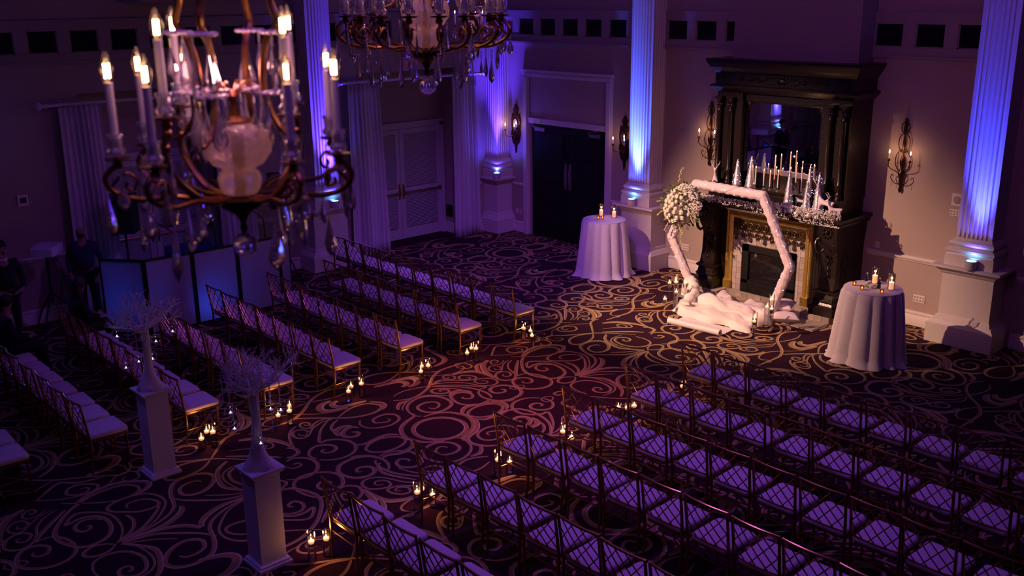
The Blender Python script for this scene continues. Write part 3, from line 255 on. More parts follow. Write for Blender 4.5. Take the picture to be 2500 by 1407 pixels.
# ================================================================== THE SETTING
XL=-17.74; YB=15.68; ZC=7.6
g=G(); g.box(-18.6,3,-3,16.1,-.2,0); fl_=struct(g.build('floor','carpet',smooth=False),'dark plum carpet with a woven gold scroll pattern')
g=G(); g.box(-18.6,3,-3,16.1,ZC,ZC+.1); struct(g.build('ceiling','ceiling_paint',smooth=False))
g=G(); g.box(3,3.1,-3,16.1,0,ZC); struct(g.build('wall_right','wall_upper',smooth=False))
g=G(); g.box(-18.6,3,-3.1,-3,0,ZC); struct(g.build('wall_front','wall_upper',smooth=False))
# carpet scrolls: ribbons of gold pile with a paler edge, one repeat measured and laid out over the floor
def spl(P,n=4):
    return [Vector((p.x,p.y)) for p in bez([(a,b,0) for a,b in P],n)]
def carpet():
    px,py=3.07,6.78; base=[]
    for w,P in STROKES: base.append((w*1.15,P,sum(p[0] for p in P)/len(P),sum(p[1] for p in P)/len(P)))
    g=G()
    for si,(w,Q,cx,cy) in enumerate(base):
        zz=.003+si*.00002; S=spl(Q,4); n=len(S); L=[]
        for i,p in enumerate(S):
            t=(S[min(i+1,n-1)]-S[max(i-1,0)]); t=t.normalized() if t.length>0 else Vector((1,0)); nn=Vector((-t.y,t.x))
            f=i/(n-1); ww=w*(.38+.62*sin(PI*min(1,max(0,f)))**.6) if w>.021 else w*.8
            if abs(S[0].x-S[-1].x)<.01 and abs(S[0].y-S[-1].y)<.01: ww=w*.85
            L.append((p+nn*ww*.62,p+nn*ww*.30,p-nn*ww*.62))
        for ix in range(-4,5):
            for iy in range(-2,3):
                dx=ix*px; dy=iy*py; X=cx+dx; Y=cy+dy
                if X<-19 or X>-.8 or Y<.5 or Y>16.6: continue
                if Y< 2-(X+9.7)*-1.05-1.2: continue
                vs=[]; keep=True
                for a,b,c in L:
                    for q in (a,b,c):
                        vs.append((max(XL,q.x+dx),min(YB,q.y+dy),zz))
                o=len(g.v); g.v+=vs
                for i in range(n-1):
                    k=o+3*i
                    g.f.append((k,k+1,k+4,k+3)); g.m.append(1); g.f.append((k+1,k+2,k+5,k+4)); g.m.append(0)
    return g
g=carpet(); o=g.build('scroll_pattern',['carpet_gold','carpet_edge'],fl_,smooth=False); o['kind']='stuff'; o['label']='gold scrolls woven into the carpet'
# ---- back wall (fireplace wall) with the black double door opening
g=G()
DX0,DX1,DZ=-16.60,-14.31,2.60
g.box(-18.6,DX0,YB,YB+.25,0,ZC); g.box(DX1,3,YB,YB+.25,0,ZC); g.box(DX0,DX1,YB,YB+.25,DZ,ZC)
struct(g.build('wall_back','wall_paint',smooth=False))
# left wall with two door niches
N=((11.90,14.46),(6.10,8.72),(-.1,2.2))
g=G(); ys=[16.0,14.46,11.90,8.72,6.10,2.2,-.1,-3]
for a,b in ((14.46,16),(8.72,11.9),(2.2,6.1),(-3,-.1)): g.box(XL-.6,XL,a,b,0,ZC)
for a,b in N: g.box(XL-.6,XL,a,b,3.85,ZC); g.box(XL-.7,XL-.6,a,b,2.66,3.85)
struct(g.build('wall_left','wall_paint',smooth=False))
def profile_run(g,prof,axis,c,a0,a1,sgn):
    # prof: (out,z) polygon swept along the wall
    P=[(c+sgn*u,z) for u,z in prof]
    if axis=='x': g.loft([[(a0,u,z) for u,z in P],[(a1,u,z) for u,z in P]])
    else: g.loft([[(u,a0,z) for u,z in P],[(u,a1,z) for u,z in P]])
BB=[(0,0),(.035,0),(.035,.17),(.028,.18),(.028,.20),(.042,.205),(.042,.225),(.02,.245),(0,.25)]
RL=[(0,1.07),(.02,1.08),(.03,1.11),(.05,1.125),(.055,1.15),(.04,1.165),(0,1.17)]
g=G()
for a,b in ((-17.2,-16.83),(-14.14,-13.5),(-12.5,-11.2),(-8.2,-6.8),(-5.7,2.9)): profile_run(g,BB,'x',YB,a,b,-1)
struct(g.build('baseboard_back','trim_white'))
g=G()
for a,b in ((14.6,15.1),(8.9,10.15),(4.3,5.9),(2.4,3.1)): profile_run(g,BB,'y',XL,a,b,1)
struct(g.build('baseboard_left','trim_white'))
g=G()
for a,b in ((-17.2,-16.83),(-14.14,-13.5),(-12.5,-11.2),(-8.2,-6.8),(-5.7,2.9)): profile_run(g,RL,'x',YB,a,b,-1)
struct(g.build('trim_1','trim_white'),'chair rail along the fireplace wall')
g=G()
for a,b in ((14.6,15.1),(8.9,10.15),(4.3,5.9),(2.4,3.1)): profile_run(g,RL,'y',XL,a,b,1)
struct(g.build('trim_2','trim_white'),'chair rail along the left wall')
# ---- high window band
t=G(); t.box(-17.7,2.9,YB-.05,YB,5.00,5.07); t.box(-17.7,2.9,YB-.07,YB,4.36,4.40); t.box(-17.7,2.9,YB-.05,YB,4.40,4.53); t.box(-17.7,2.9,YB-.04,YB,4.91,5.00)
tb=struct(t.build('trim_3','band_paint',smooth=False),'boxed band of small dark windows high on the fireplace wall')
t=G(); t.box(XL,XL+.05,-2.9,15.6,5.00,5.07); t.box(XL,XL+.07,-2.9,15.6,4.36,4.40); t.box(XL,XL+.05,-2.9,15.6,4.40,4.53); t.box(XL,XL+.04,-2.9,15.6,4.91,5.00)
tl=struct(t.build('trim_4','band_paint',smooth=False),'boxed band of small dark windows high on the left wall')
g=G(); g.box(-.10,.10,-.04,0,4.53,4.91); sx=g.build('stile','band_paint',tb,smooth=False); sx.location=(-17.06,YB,0)
g=G(); g.box(0,.04,-.10,.10,4.53,4.91); sy=g.build('stile','band_paint',tl,smooth=False); sy.location=(XL,15.3,0)
wn=0
def win(axis,c):
    global wn; wn+=1
    f=G(); p=G()
    if axis=='x':
        x0,x1=c-.24,c+.24
        for a in ((x0,x1,YB-.025,YB,4.53,4.55),(x0,x1,YB-.025,YB,4.89,4.91),(x0,x0+.02,YB-.025,YB,4.53,4.91),(x1-.02,x1,YB-.025,YB,4.53,4.91)): f.box(*a)
        p.box(x0+.02,x1-.02,YB-.008,YB-.002,4.55,4.89)
    else:
        x0,x1=c-.24,c+.24
        for a in ((XL,XL+.025,x0,x1,4.53,4.55),(XL,XL+.025,x0,x1,4.89,4.91),(XL,XL+.025,x0,x0+.02,4.53,4.91),(XL,XL+.025,x1-.02,x1,4.53,4.91)): f.box(*a)
        p.box(XL+.002,XL+.008,x0+.02,x1-.02,4.55,4.89)
    o=struct(f.build('window_%d'%wn,'band_paint',smooth=False)); p.build('pane','night_pane',o,smooth=False)
for k in range(5): 
    win('x',-16.72+.68*k)
    if k: inst(sx,tb,(-17.06+.68*k,YB,0))
inst(sx,tb,(-13.66,YB,0))
for c in (-12.47,-11.79,-11.11,-8.16,-7.48,-6.80,-5.0,-4.32): win('x',c); inst(sx,tb,(c-.34,YB,0))
for k in range(18):
    y=15.06-.68*k
    y=.90+.68*k
    if y>15.2: break

    win('y',y+.0); inst(sy,tl,(XL,y+.34,0))
# soffit edge above the left windows
g=G(); g.box(XL,XL+.9,7.0,9.4,5.34,5.46); struct(g.build('trim_5','wall_upper',smooth=False),'edge of a boxed soffit high on the left wall')
# ---- black double door with transom panel
g=G()
for a,b,z0,z1 in ((-16.83,-16.66,0,3.63),(-14.28,-14.12,0,3.63)):
    g.box(a,b,YB-.05,YB,z0,z1); g.box(a+.03,b-.03,YB-.075,YB-.05,z0,z1)
g.box(-16.83,-14.12,YB-.05,YB,3.63,3.77); g.box(-16.86,-14.09,YB-.09,YB,3.74,3.79); g.box(-16.80,-14.15,YB-.07,YB,3.64,3.70)
g.box(-16.66,-14.28,YB-.045,YB,2.60,2.71); g.box(-16.66,-14.28,YB-.06,YB,2.69,2.72)
d1=struct(g.build('door_1','trim_white',smooth=False),'tall white casing with black double doors and a blank panel above')
g=G(); g.box(-16.66,-14.28,YB-.012,YB,2.71,3.63); g.build('transom_panel','wall_paint',d1,smooth=False)
for s,(a,b) in enumerate(((-16.60,-15.465),(-15.445,-14.31))):
    g=G(); g.box(a,b,YB+.03,YB+.07,.02,2.58)
    for z0,z1 in ((.2,.75),(.9,1.15),(1.3,1.75),(1.9,2.42)):
        g.box(a+.12,b-.12,YB+.018,YB+.03,z0,z1); g.box(a+.16,b-.16,YB+.008,YB+.018,z0+.04,z1-.04)
    lf=g.build('door_leaf','door_black',d1,smooth=False,label='black panelled door leaf')
    g=G(); xx=(-15.49,-15.36)[s]; g.bevbox(xx-.035,xx+.035,YB-.005,YB+.02,1.20,1.78,.004); g.tube([(xx,YB-.03,1.3),(xx,YB-.045,1.35),(xx,YB-.045,1.62),(xx,YB-.03,1.68)],.009); g.build('push_plate','steel',lf,label='brushed metal pull plate')
    g=G(); e=(a+.15,b-.45)[s]; g.bevbox(e,e+.32,YB-.045,YB+.02,2.44,2.52,.006); g.tube([(e+.2,YB-.05,2.5),(e+.05,YB-.14,2.55),(e-.08+.3*s,YB-.02,2.59)],.012,6); g.build('door_closer','steel',lf)
# ---- french doors in the niches
def french(n,y0,y1,grille=False):
    X=XL-.56; g=G()
    a,b=y0+.03,y1-.03; mid=(a+b)/2
    g.box(X-.04,X+.05,a,a+.10,0,2.62); g.box(X-.04,X+.05,b-.10,b,0,2.62); g.box(X-.04,X+.05,a,b,2.54,2.66); g.box(X-.05,X+.07,a,b,2.62,2.68)
    d=struct(g.build('door_%d'%n,'door_white',smooth=False),'white french doors with closed blinds in a niche in the left wall')
    for s,(p,q) in enumerate(((a+.10,mid-.006),(mid+.006,b-.10))):
        g=G()
        g.box(X-.02,X+.03,p,p+.11,.02,2.53); g.box(X-.02,X+.03,q-.11,q,.02,2.53); g.box(X-.02,X+.03,p+.11,q-.11,.02,.26); g.box(X-.02,X+.03,p+.11,q-.11,2.42,2.53); g.box(X-.02,X+.03,p+.11,q-.11,1.10,1.20)
        l=g.build('door_leaf','door_white',d,smooth=False)
        g=G()
        for z0,z1 in ((.27,1.08),(1.21,2.41)):
            z=z0
            while z<z1-.03:
                g.add([(X+.004,p+.115,z),(X+.004,q-.115,z),(X+.028,q-.115,z+.026),(X+.028,p+.115,z+.026)],[(0,1,2,3)]); z+=.034
            g.box(X-.01,X+.002,p+.115,q-.115,z0,z1)
        o=g.build('blind_slats','blind',l,smooth=False); o['kind']='stuff'
        g=G(); g.tube([(X+.08,p+.06,1.10),(X+.08,q-.06,1.10)],.017,8); g.box(X+.03,X+.09,p+.03,p+.09,1.06,1.14); g.box(X+.03,X+.09,q-.09,q-.03,1.06,1.14); g.build('panic_bar','brass',l,label='brass crash bar')
        hy=(q-.05,p+.05)[s]
        g=G(); g.box(X+.03,X+.045,hy-.02,hy+.02,.95,1.30); g.tube([(X+.05,hy,1.0),(X+.09,hy,1.05),(X+.09,hy,1.2),(X+.05,hy,1.26)],.009,6); g.build('door_handle','brass',l)
french(2,*N[0]); french(3,*N[1]); french(4,*N[2])
g=G(); g.box(-18.22,-18.0,14.43,14.455,.40,.66)
for k in range(6): g.box(-18.20,-18.02,14.41,14.43,.42+.04*k,.435+.04*k)
tag(g.build('wall_vent','black_plastic',smooth=False),'small dark grille low in the side of the door niche','vent')
g=G(); g.box(XL-.55,XL,14.44,14.46,0,.25); g.box(XL-.55,XL,8.70,8.72,0,.25); struct(g.build('baseboard_niche','trim_white',smooth=False))
# ---- curtains and rods
def curtain(y0,y1,label,wave=9,bot=.12,seed=0):
    q=random.Random(seed); g=G(); n=wave*12; rings=[]; X=XL+.17
    ph=[q.uniform(0,1.2) for _ in range(5)]
    for i in range(15):
        f=i/14; z=3.66*(1-f)+.012*f; ring=[]
        A=.035+.045*f; ext=bot*f
        for j in range(n+1):
            u=j/n; a=2*PI*wave*u
            yy=y0-ext*.6+(y1-y0+ext*1.4)*u; ww=sin(a+(.4+1.3*f)*sin(7*u+ph[0]*5+f*.8)+.8*f*sin(13*u+ph[3]*5)); xx=X+A*(abs(ww)**.8*(1 if ww>0 else -1))*(.75+.4*sin(9*u+ph[1]*5))+.05*f*sin(4*u+ph[2])
            ring.append((xx,yy+.012*cos(a),z))
        rings.append(ring)
    for r in rings: pass
    vs=[p for r in rings for p in r]; fs=[(i*(n+1)+j,i*(n+1)+j+1,(i+1)*(n+1)+j+1,(i+1)*(n+1)+j) for i in range(14) for j in range(n)]
    g.add(vs,fs)
    t=thing('curtain',label,'curtain',(0,0,0),group='grey white curtains of the left wall')
    o=g.build('drape','curtain',t,sharp=80); sm=o.modifiers.new('s','SOLIDIFY'); sm.thickness=.006
    g=G()
    for k in range(wave):
        y=y0+(y1-y0)*(k+.5)/wave; g.tube([(X+.05*cos(a),y+.008*sin(a),3.70+.05*sin(a)) for a in [2*PI*e/12 for e in range(12)]],.006,5,closed=True)
    o=g.build('rings','trim_white',t); o['kind']='stuff'
def rod(y0,y1,label):
    X=XL+.17; t=thing('curtain_rod',label,'curtain rod',(X,0,3.70),group='white curtain rods')
    g=G(); g.tube([(0,y0,0),(0,y1,0)],.028,12); g.tube([(0,y0+.9,.0),(0,y0+.93,0)],.034,12); g.build('pole','trim_white',t)
    for y,s in ((y0,-1),(y1,1)):
        g=G(); rr=[.03,.045,.03,.028,.055,.075,.045]; g.tube([(0,y+s*d,0) for d in (0,.03,.05,.07,.11,.15,.17)],rr,12); g.build('finial','trim_white',t)
        g=G(); g.box(-.17,0,y-s*.06-.012,y-s*.06+.012,-.03,.0); g.build('bracket','trim_white',t,smooth=False)
rod(11.33,15.0,'long white curtain rod over the french doors nearest the corner'); rod(5.55,9.25,'long white curtain rod behind the hanging chandelier'); rod(-.4,2.6,'white curtain rod at the far left seen in the mirror')
curtain(11.42,12.18,'gathered curtain left of the french doors nearest the corner',8,.14,1)
curtain(14.17,14.86,'gathered curtain beside the corner pillar',7,.05,2)
curtain(5.70,6.40,'gathered curtain at far left behind the projector',8,.12,3)
curtain(8.42,9.12,'gathered curtain half hidden by the chandelier bowl',7,.08,4)
curtain(-.3,.4,'gathered curtain seen only in the fireplace mirror',7,.08,5)
# ---- pillars
def pillar(cx,cy,face,kind,label,glow,both=False):
    """local: u along wall (x), v out of wall (-y). face: rotation about z."""
    t=thing('pillar',label,'pillar',(cx,cy,0),face,'white fluted pillars')
    def rings(L,back,half):
        # L: (w,v,z): half width and projection
        return [[(-w,0 if not half else 0,z),(-w,-v,z),(w,-v,z),(w,0,z)] for w,v,z in L]
    if kind=='wall':
        ped=[(.525,.58,0),(.525,.58,.31),(.505,.555,.33),(.47,.52,.375),(.435,.49,.39),(.425,.48,.44),(.40,.45,.46),(.40,.45,1.12)]
        cap=[(.40,.45,1.12),(.425,.48,1.15),(.43,.49,1.17),(.47,.52,1.20),(.49,.55,1.23),(.53,.60,1.24),(.53,.60,1.28)]
        bas=[(.375,.50,1.28),(.375,.50,1.45),(.365,.49,1.455),(.355,.48,1.48),(.375,.50,1.51),(.375,.50,1.54),(.345,.47,1.565),(.315,.44,1.58),(.335,.46,1.60),(.345,.475,1.63),(.335,.465,1.66),(.30,.43,1.69),(.285,.41,1.72)]
        g=G(); g.loft(rings(ped,0,0)); g.build('pedestal','pillar_paint',t,smooth=False)
        g=G(); g.loft(rings(cap,0,0)); g.build('pedestal_cap','pillar_paint',t,smooth=False)
        g=G(); g.loft(rings(bas,0,0)); g.build('column_base','pillar_paint',t,smooth=False)
        W,V=.275,.40
    else:
        W,V=.275,.40
    # fluted shaft outline: flutes on front and both sides
    def side(p,q,nf,out):
        pts=[]; p=Vector(p); q=Vector(q); d=q-p; L=d.length; d.normalize(); nrm=Vector((d.y,-d.x))*out
        m=.04; fw=(L-2*m)/nf
        pts.append(p)
        for k in range(nf):
            a=m+fw*k+fw*.13; b2=m+fw*(k+1)-fw*.13
            for j in range(6):
                f=j/5; u=a+(b2-a)*f; dep=.026*math.sqrt(max(0,1-(2*f-1)**2)); pts.append(p+d*u-nrm*dep)
        pts.append(q); return pts
    if kind=='wall':
        o=side((-W,0),(-W,-V),5,1)[:-1]+side((-W,-V),(W,-V),7,1)[:-1]+side((W,-V),(W,0),5,1)
        P=[(p.x,p.y) for p in o]; z0=1.72
        g=G(); r0=[(x*1.03,y*1.02,z0) for x,y in P]; g.loft([[(x,y,z) for x,y in P] for z in (z0,ZC)]); g.build('fluted_shaft','pillar_paint',t,sharp=50)
    # uplight on the cap
    return t
def uplight(x,y,z,target,col,energy,label,size=95,beam=None,bk=26):
    t=thing('uplight',label,'uplight',(x,y,z),group='uplights on the pillars')
    g=G(); g.lathe([(.070,0),(.085,.02),(.085,.125),(.09,.13),(.09,.145),(.075,.145),(.070,.125),(.0,.122)],20); g.build('can','uplight_can',t)
    g=G(); g.lathe([(.066,.126),(.066,.132),(0,.133)],16); g.build('lamp_face','uplight_glow',t)
    light('SPOT','uplight_spill',(x,y,z+.15),energy*.30,col,target,spot_size=R(size+10),spot_blend=.9,shadow_soft_size=.05)
    light('SPOT','uplight_beam',(x,y,z+.15),energy*bk,beam or col,(target[0],target[1],5.6),spot_size=R(36),spot_blend=1,shadow_soft_size=.05)
VI=(.085,.035,1.0)
pillar(-6.275,YB,0,'wall','fluted white pillar at the right with deep blue light','v'); uplight(-6.20,YB-.66+.08,1.28,(-6.20,YB-.40,4.6),(.11,.045,1),130,'small round uplight on the right pillar ledge',95,(.035,.05,1))
pillar(-13.03,YB,0,'wall','fluted white pillar left of the fireplace lit azure blue','v'); uplight(-13.05,YB-.58,1.28,(-13.05,YB-.40,4.6),(.055,.10,1),210,'small round uplight beside the left cocktail table pillar')
pillar(XL,10.68,R(90),'wall','fluted white pillar behind the chandelier on the left wall','v'); uplight(XL+.58,10.72,1.28,(XL+.40,10.72,4.6),VI,190,'small round uplight half hidden behind hanging crystals')
pillar(XL,3.6,R(90),'wall','fluted white pillar at the far left seen in the mirror','v'); uplight(XL+.58,3.6,1.28,(XL+.40,3.6,4.6),(.10,.07,1),190,'small round uplight reflected in the fireplace mirror')
# corner pillar
t=thing('pillar','fluted white pillar standing in the room corner','pillar',(XL,YB,0),0,'white fluted pillars')
def sq(L): return [[(0,0,z),(0,-w,z),(w,-w,z),(w,0,z)] for w,z in L]
g=G(); g.loft(sq([(.57,0),(.57,.31),(.545,.34),(.52,.38),(.49,.40),(.48,.45),(.455,.47),(.455,1.14)])); g.build('pedestal','pillar_paint',t,smooth=False)
g=G(); g.loft(sq([(.455,1.14),(.50,1.18),(.53,1.24),(.60,1.26),(.60,1.30)])); g.build('pedestal_cap','pillar_paint',t,smooth=False)
g=G(); g.loft(sq([(.50,1.30),(.50,1.46),(.48,1.49),(.50,1.53),(.50,1.56),(.45,1.60),(.47,1.64),(.46,1.68),(.42,1.72)])); g.build('column_base','pillar_paint',t,smooth=False)
def fl_side(p,q,nf):
    p=Vector(p); q=Vector(q); d=(q-p); L=d.length; d.normalize(); nr=Vector((d.y,-d.x)); pts=[p]; m=.03; fw=(L-2*m)/nf
    for k in range(nf):
        for j in range(6):
            f=j/5; pts.append(p+d*(m+fw*(k+.13+.74*f))-nr*.024*math.sqrt(max(0,1-(2*f-1)**2)))
    return pts+[q]
P=[Vector((0,0))]+fl_side((0,-.385),(.385,-.385),5)[:-1]+fl_side((.385,-.385),(.385,0),5)
g=G(); g.loft([[(p.x,p.y,z) for p in P] for z in (1.72,ZC)]); g.build('fluted_shaft','pillar_paint',t,sharp=50)
uplight(XL+.54,YB-.54,1.30,(XL+.36,YB-.36,4.4),(.085,.032,1),330,'small round uplight on the corner pillar ledge',135,None,9)
# wall fittings
def plate(name,x,y,z,w,h,axis,label,cat,extra=None):
    t=thing(name,label,cat,(x,y,z))
    g=G()
    if axis=='x': g.bevbox(-w/2,w/2,-.012,0,-h/2,h/2,.004)
    else: g.bevbox(0,.03,-w/2,w/2,-h/2,h/2,.006)
    g.build('cover_plate','trim_white',t,smooth=False)
    g=G()
    if extra=='out':
        k=max(1,round(w/.05)); 
        for i in range(k):
            cx=-w/2+w*(i+.5)/k
            for dz in (-h*.2,h*.2): g.box(cx-.014,cx+.014,-.016,-.011,dz-.012,dz+.012)
        g.build('sockets','band_paint',t,smooth=False)
    elif extra=='round':
        g.lathe([(w*.36,0),(w*.36,.012),(w*.30,.016),(0,.017)],20); g.xf(Matrix.Rotation(R(90),4,'X')); g.xf(Matrix.Translation((0,-.012,0))); g.build('grille','band_paint',t)
    elif extra=='dial':
        g.box(.03,.034,-w*.3,w*.3,-h*.2,h*.25); g.build('display','black_plastic',t,smooth=False)
plate('outlet_plate',-12.10,YB,.485,.20,.13,'x','wide outlet plate between arch foot and fireplace','outlet','out')
plate('outlet_plate',-7.21,YB,.47,.20,.13,'x','wide outlet plate right of the right cocktail table','outlet','out')
plate('outlet_plate',-17.09,YB,.49,.075,.12,'x','blank wall plate beside the corner pillar','outlet')
plate('outlet_plate',-16.97,YB,.48,.075,.12,'x','small outlet beside the black double door casing','outlet','out')
plate('wall_speaker',-6.77,YB,2.21,.17,.20,'x','square wall speaker left of the right pillar','speaker','round')
plate('alarm_strobe',-6.77,YB,2.00,.19,.11,'x','fire alarm box just under the square wall speaker','alarm','out')
plate('switch_plate',-8.03,YB,1.26,.08,.12,'x','light switch above the rail right of the fireplace','switch')
plate('thermostat',XL,5.0,2.16,.17,.20,'y','pale thermostat box on the far left wall','thermostat','dial')
# exit sign
t=thing('exit_sign','EXIT sign above the curtain rod behind the second chandelier','exit sign',(XL,13.14,4.00))
g=G(); g.bevbox(0,.05,-.19,.19,-.15,.13,.006); g.build('sign_box','exit_face',t,smooth=False)
g=G(); g.box(0,.07,-.17,.17,.13,.24); g.build('lamp_bar','trim_white',t,smooth=False)
cu=bpy.data.curves.new('sign_text','FONT'); cu.body='EXIT'; cu.size=.19; cu.extrude=.003; cu.align_x='CENTER'; cu.align_y='CENTER'
tmp=bpy.data.objects.new('tmp_text',cu); COL.objects.link(tmp); bpy.context.view_layer.update()
me=bpy.data.meshes.new_from_object(tmp.evaluated_get(bpy.context.evaluated_depsgraph_get())); bpy.data.objects.remove(tmp)
me.materials.clear(); me.materials.append(M['exit_red']); o=bpy.data.objects.new('lettering',me); COL.objects.link(o); o.parent=t; o.rotation_euler=(R(90),0,R(90)); o.location=(.055,0,-.01)
# ================================================================== FIREPLACE
FX=-9.67
fp=thing('fireplace','tall carved dark wood fireplace with mirror overmantel and gilt inner frame','fireplace',(FX,YB,0))
Y=lambda y:y-YB
def pb(g,x0,x1,y0,y1,z0,z1): return g.box(x0-FX,x1-FX,Y(y0),Y(y1),z0,z1)
# chimney breast above
g=G(); g.box(-10.84,-8.41,15.2,YB,4.2,ZC); struct(g.build('wall_chimney','wall_upper',smooth=False),'plain chimney breast above the fireplace')
# hearth and stone plinths
g=G(); pb(g,-11.15,-8.23,14.15,15.2,0,.012); g.build('hearth_slab','slab',fp,smooth=False)
tls=[]
for i in range(3):
    g=G(); g.bevbox(-.142,.142,-.142,.142,0,.012,.003); o=g.build('hearth_tile','hearth%d'%i,fp,smooth=False); tls.append(o)
used=[0,0,0]
def put(srcs,used,i,loc,sc=(1,1,1),rot=(0,0,0)):
    if not used[i]: used[i]=1; o=srcs[i]; o.location=loc; o.scale=sc; o.rotation_euler=rot
    else: inst(srcs[i],fp,loc,rot,sc)
for ix in range(10):
    for iy in range(3):
        x=-11.0+.29*ix; y=14.295+.29*iy
        if x>-8.3: continue
        if y>14.7 and (x<-10.6 or x>-8.75): continue
        put(tls,used,rnd.randrange(3),(x-FX,Y(y),.010))
g=G(); pb(g,-8.80,-8.24,14.66,15.66,0,.11); pb(g,-11.10,-10.54,14.66,15.66,0,.11); pb(g,-10.66,-8.70,14.92,15.3,0,.10); g.build('stone_plinth','grout',fp,smooth=False)
pts=[]
for i in range(3):
    g=G(); g.bevbox(-.068,.068,-.008,0,-.048,.048,.002); pts.append(g.build('plinth_tile','hearth%d'%((i+1)%3),fp,smooth=False))
u2=[0,0,0]
for a,b,y in ((-8.80,-8.24,14.66),(-11.10,-10.54,14.66)):
    for k in range(4): put(pts,u2,k%3,(a+.07+.14*k-FX,Y(y),.055))
for k in range(13): put(pts,u2,(k*2)%3,(-10.54+.14*k-FX,Y(14.92),.05))
for s in (-8.24,): 
    for k in range(6): put(pts,u2,k%3,(s-FX,Y(14.74+.14*k),.055),(1,1,1),(0,0,R(90)))
# console columns of the lower stage
def lower_col(x0,x1,nm):
    g=G(); c=(x0+x1)/2
    def ring(w,y,z): return [(c-w-FX,0,z),(c-w-FX,Y(y),z),(c+w-FX,Y(y),z),(c+w-FX,0,z)]
    h=(x1-x0)/2
    g.loft([ring(h+.03,14.68,.11),ring(h+.03,14.68,.26),ring(h,14.71,.29),ring(h-.02,14.73,.33),ring(h-.005,14.715,.36),ring(h-.03,14.75,.40),ring(h-.03,14.77,.47),ring(h-.0,14.73,.50),ring(h-.0,14.73,.53),ring(h-.04,14.79,.56),ring(h-.05,14.83,.75),ring(h-.05,14.85,1.10),ring(h-.045,14.82,1.22),ring(h-.03,14.76,1.32),ring(h-.02,14.72,1.45),ring(h-.015,14.72,1.64)])
    o=g.build('console_column','dark_wood',fp,smooth=False)
    g=G()
    # carved mask and leaves
    for (dz,r,n) in ((1.56,.10,9),(1.05,.065,6),(.68,.07,7)):
        yb={1.56:14.71,1.05:14.83,.68:14.83}[dz]
        for k in range(n):
            a=2*PI*k/n; g.sphere((c-FX+r*.75*cos(a),Y(yb),dz+r*sin(a)),.022,6,4,1,.8,1.2)
        g.sphere((c-FX,Y(yb-.01),dz),.032,8,5,1,.8,1.2)
    for s in (-1,1):
        g.tube(bez([(c-FX+s*.05,Y(14.74),1.26),(c-FX+s*.10,Y(14.70),1.20),(c-FX+s*.16,Y(14.68),1.26),(c-FX+s*.185,Y(14.70),1.38),(c-FX+s*.15,Y(14.72),1.44),(c-FX+s*.13,Y(14.71),1.39)],5),[.022]*5+[.026]*10+[.018]*10+[.012],7)
    for k in range(4): g.tube(bez([(c-FX,Y(14.82),.95-.05*k),(c-FX+.03*(-1)**k,Y(14.80),.90-.05*k),(c-FX+.015*(-1)**k,Y(14.82),.87-.05*k)],3),.010,5)
    g.build('carving','dark_wood',o)
lower_col(-8.63,-8.24,'r'); lower_col(-11.10,-10.71,'l')
g=G()
pb(g,-8.72,-8.28,15.0,YB,.11,1.70); pb(g,-11.06,-10.64,15.0,YB,.11,1.70); pb(g,-10.72,-8.64,15.12,YB,1.50,1.72)
for a in (-8.29,):
    for z0,z1 in ((.35,.95),(1.0,1.25),(1.30,1.60)): pb(g,a,a+.018,15.05,15.55,z0,z1); pb(g,a,a+.028,15.11,15.49,z0+.06,z1-.06)
g.build('side_panel','dark_wood',fp,smooth=False)
# reeded wood jambs beside the gilt frame
g=G()
for s,(a,b) in enumerate(((-10.72,-10.64),(-8.86,-8.70))):
    g=G()
    for k in range(3): pb(g,a+(b-a)*k/3+.004,a+(b-a)*(k+1)/3-.004,14.99,15.12,.10,1.62)
    g.build('jamb','dark_wood',fp,smooth=False)
# mantel shelf
g=G(); L=[(1.44,.96,1.64),(1.46,.99,1.66),(1.45,.98,1.69),(1.48,1.03,1.72),(1.50,1.06,1.74),(1.50,1.06,1.79)]
g.loft([[(-w,0,z),(-w,-v,z),(w,-v,z),(w,0,z)] for w,v,z in L]); g.build('mantel_shelf','dark_wood',fp,smooth=False)
g=G(); pb(g,-11.0,-8.36,14.88,YB,1.79,2.03); pb(g,-11.02,-8.34,14.85,YB,2.03,2.07)
for k in range(6): pb(g,-10.85+.41*k,-10.52+.41*k,14.865,14.88,1.85,1.98)
g.build('riser_ledge','dark_wood',fp,smooth=False)
# gilt picture-frame around the tiles
GX0,GX1,GZ=-10.64,-8.86,1.60
g=G(); prof=[(0,.0),(0,.03),(.02,.045),(.035,.03),(.05,.03),(.06,.05),(.085,.06),(.10,.04),(.115,.03),(.14,.02),(.14,0)]
def frame(g,x0,x1,z0,z1,y,prof,bottom=False):
    def at(u,v,k):
        if k==0: return (x0+u-FX,Y(y-v),z0)
        if k==1: return (x0+u-FX,Y(y-v),z1-u)
        if k==2: return (x1-u-FX,Y(y-v),z1-u)
        return (x1-u-FX,Y(y-v),z0)
    g.loft([[at(u,v,k) for u,v in prof] for k in range(4)])
frame(g,GX0,GX1,.10,GZ,15.03,prof); gf=g.build('gilt_frame','old_gold',fp,sharp=25)
g=G()
for k in range(44): g.sphere((GX0+.028+.0402*k-FX,Y(14.985),GZ-.028),.009,6,4)
for s in (GX0+.028,GX1-.028):
    for k in range(36): g.sphere((s-FX,Y(14.985),.14+.04*k),.009,6,4)
o=g.build('beading','old_gold',gf); o['kind']='stuff'
g=G()
for x in (GX0-.005,GX1-.145):
    g=G(); pb(g,x,x+.15,14.965,15.03,.10,.27)
    for k in range(6): g.tube([(x+.0125+.025*k-FX,Y(14.962),.11),(x+.0125+.025*k-FX,Y(14.962),.26)],.010,6)
    g.build('reeded_foot','old_gold',gf)
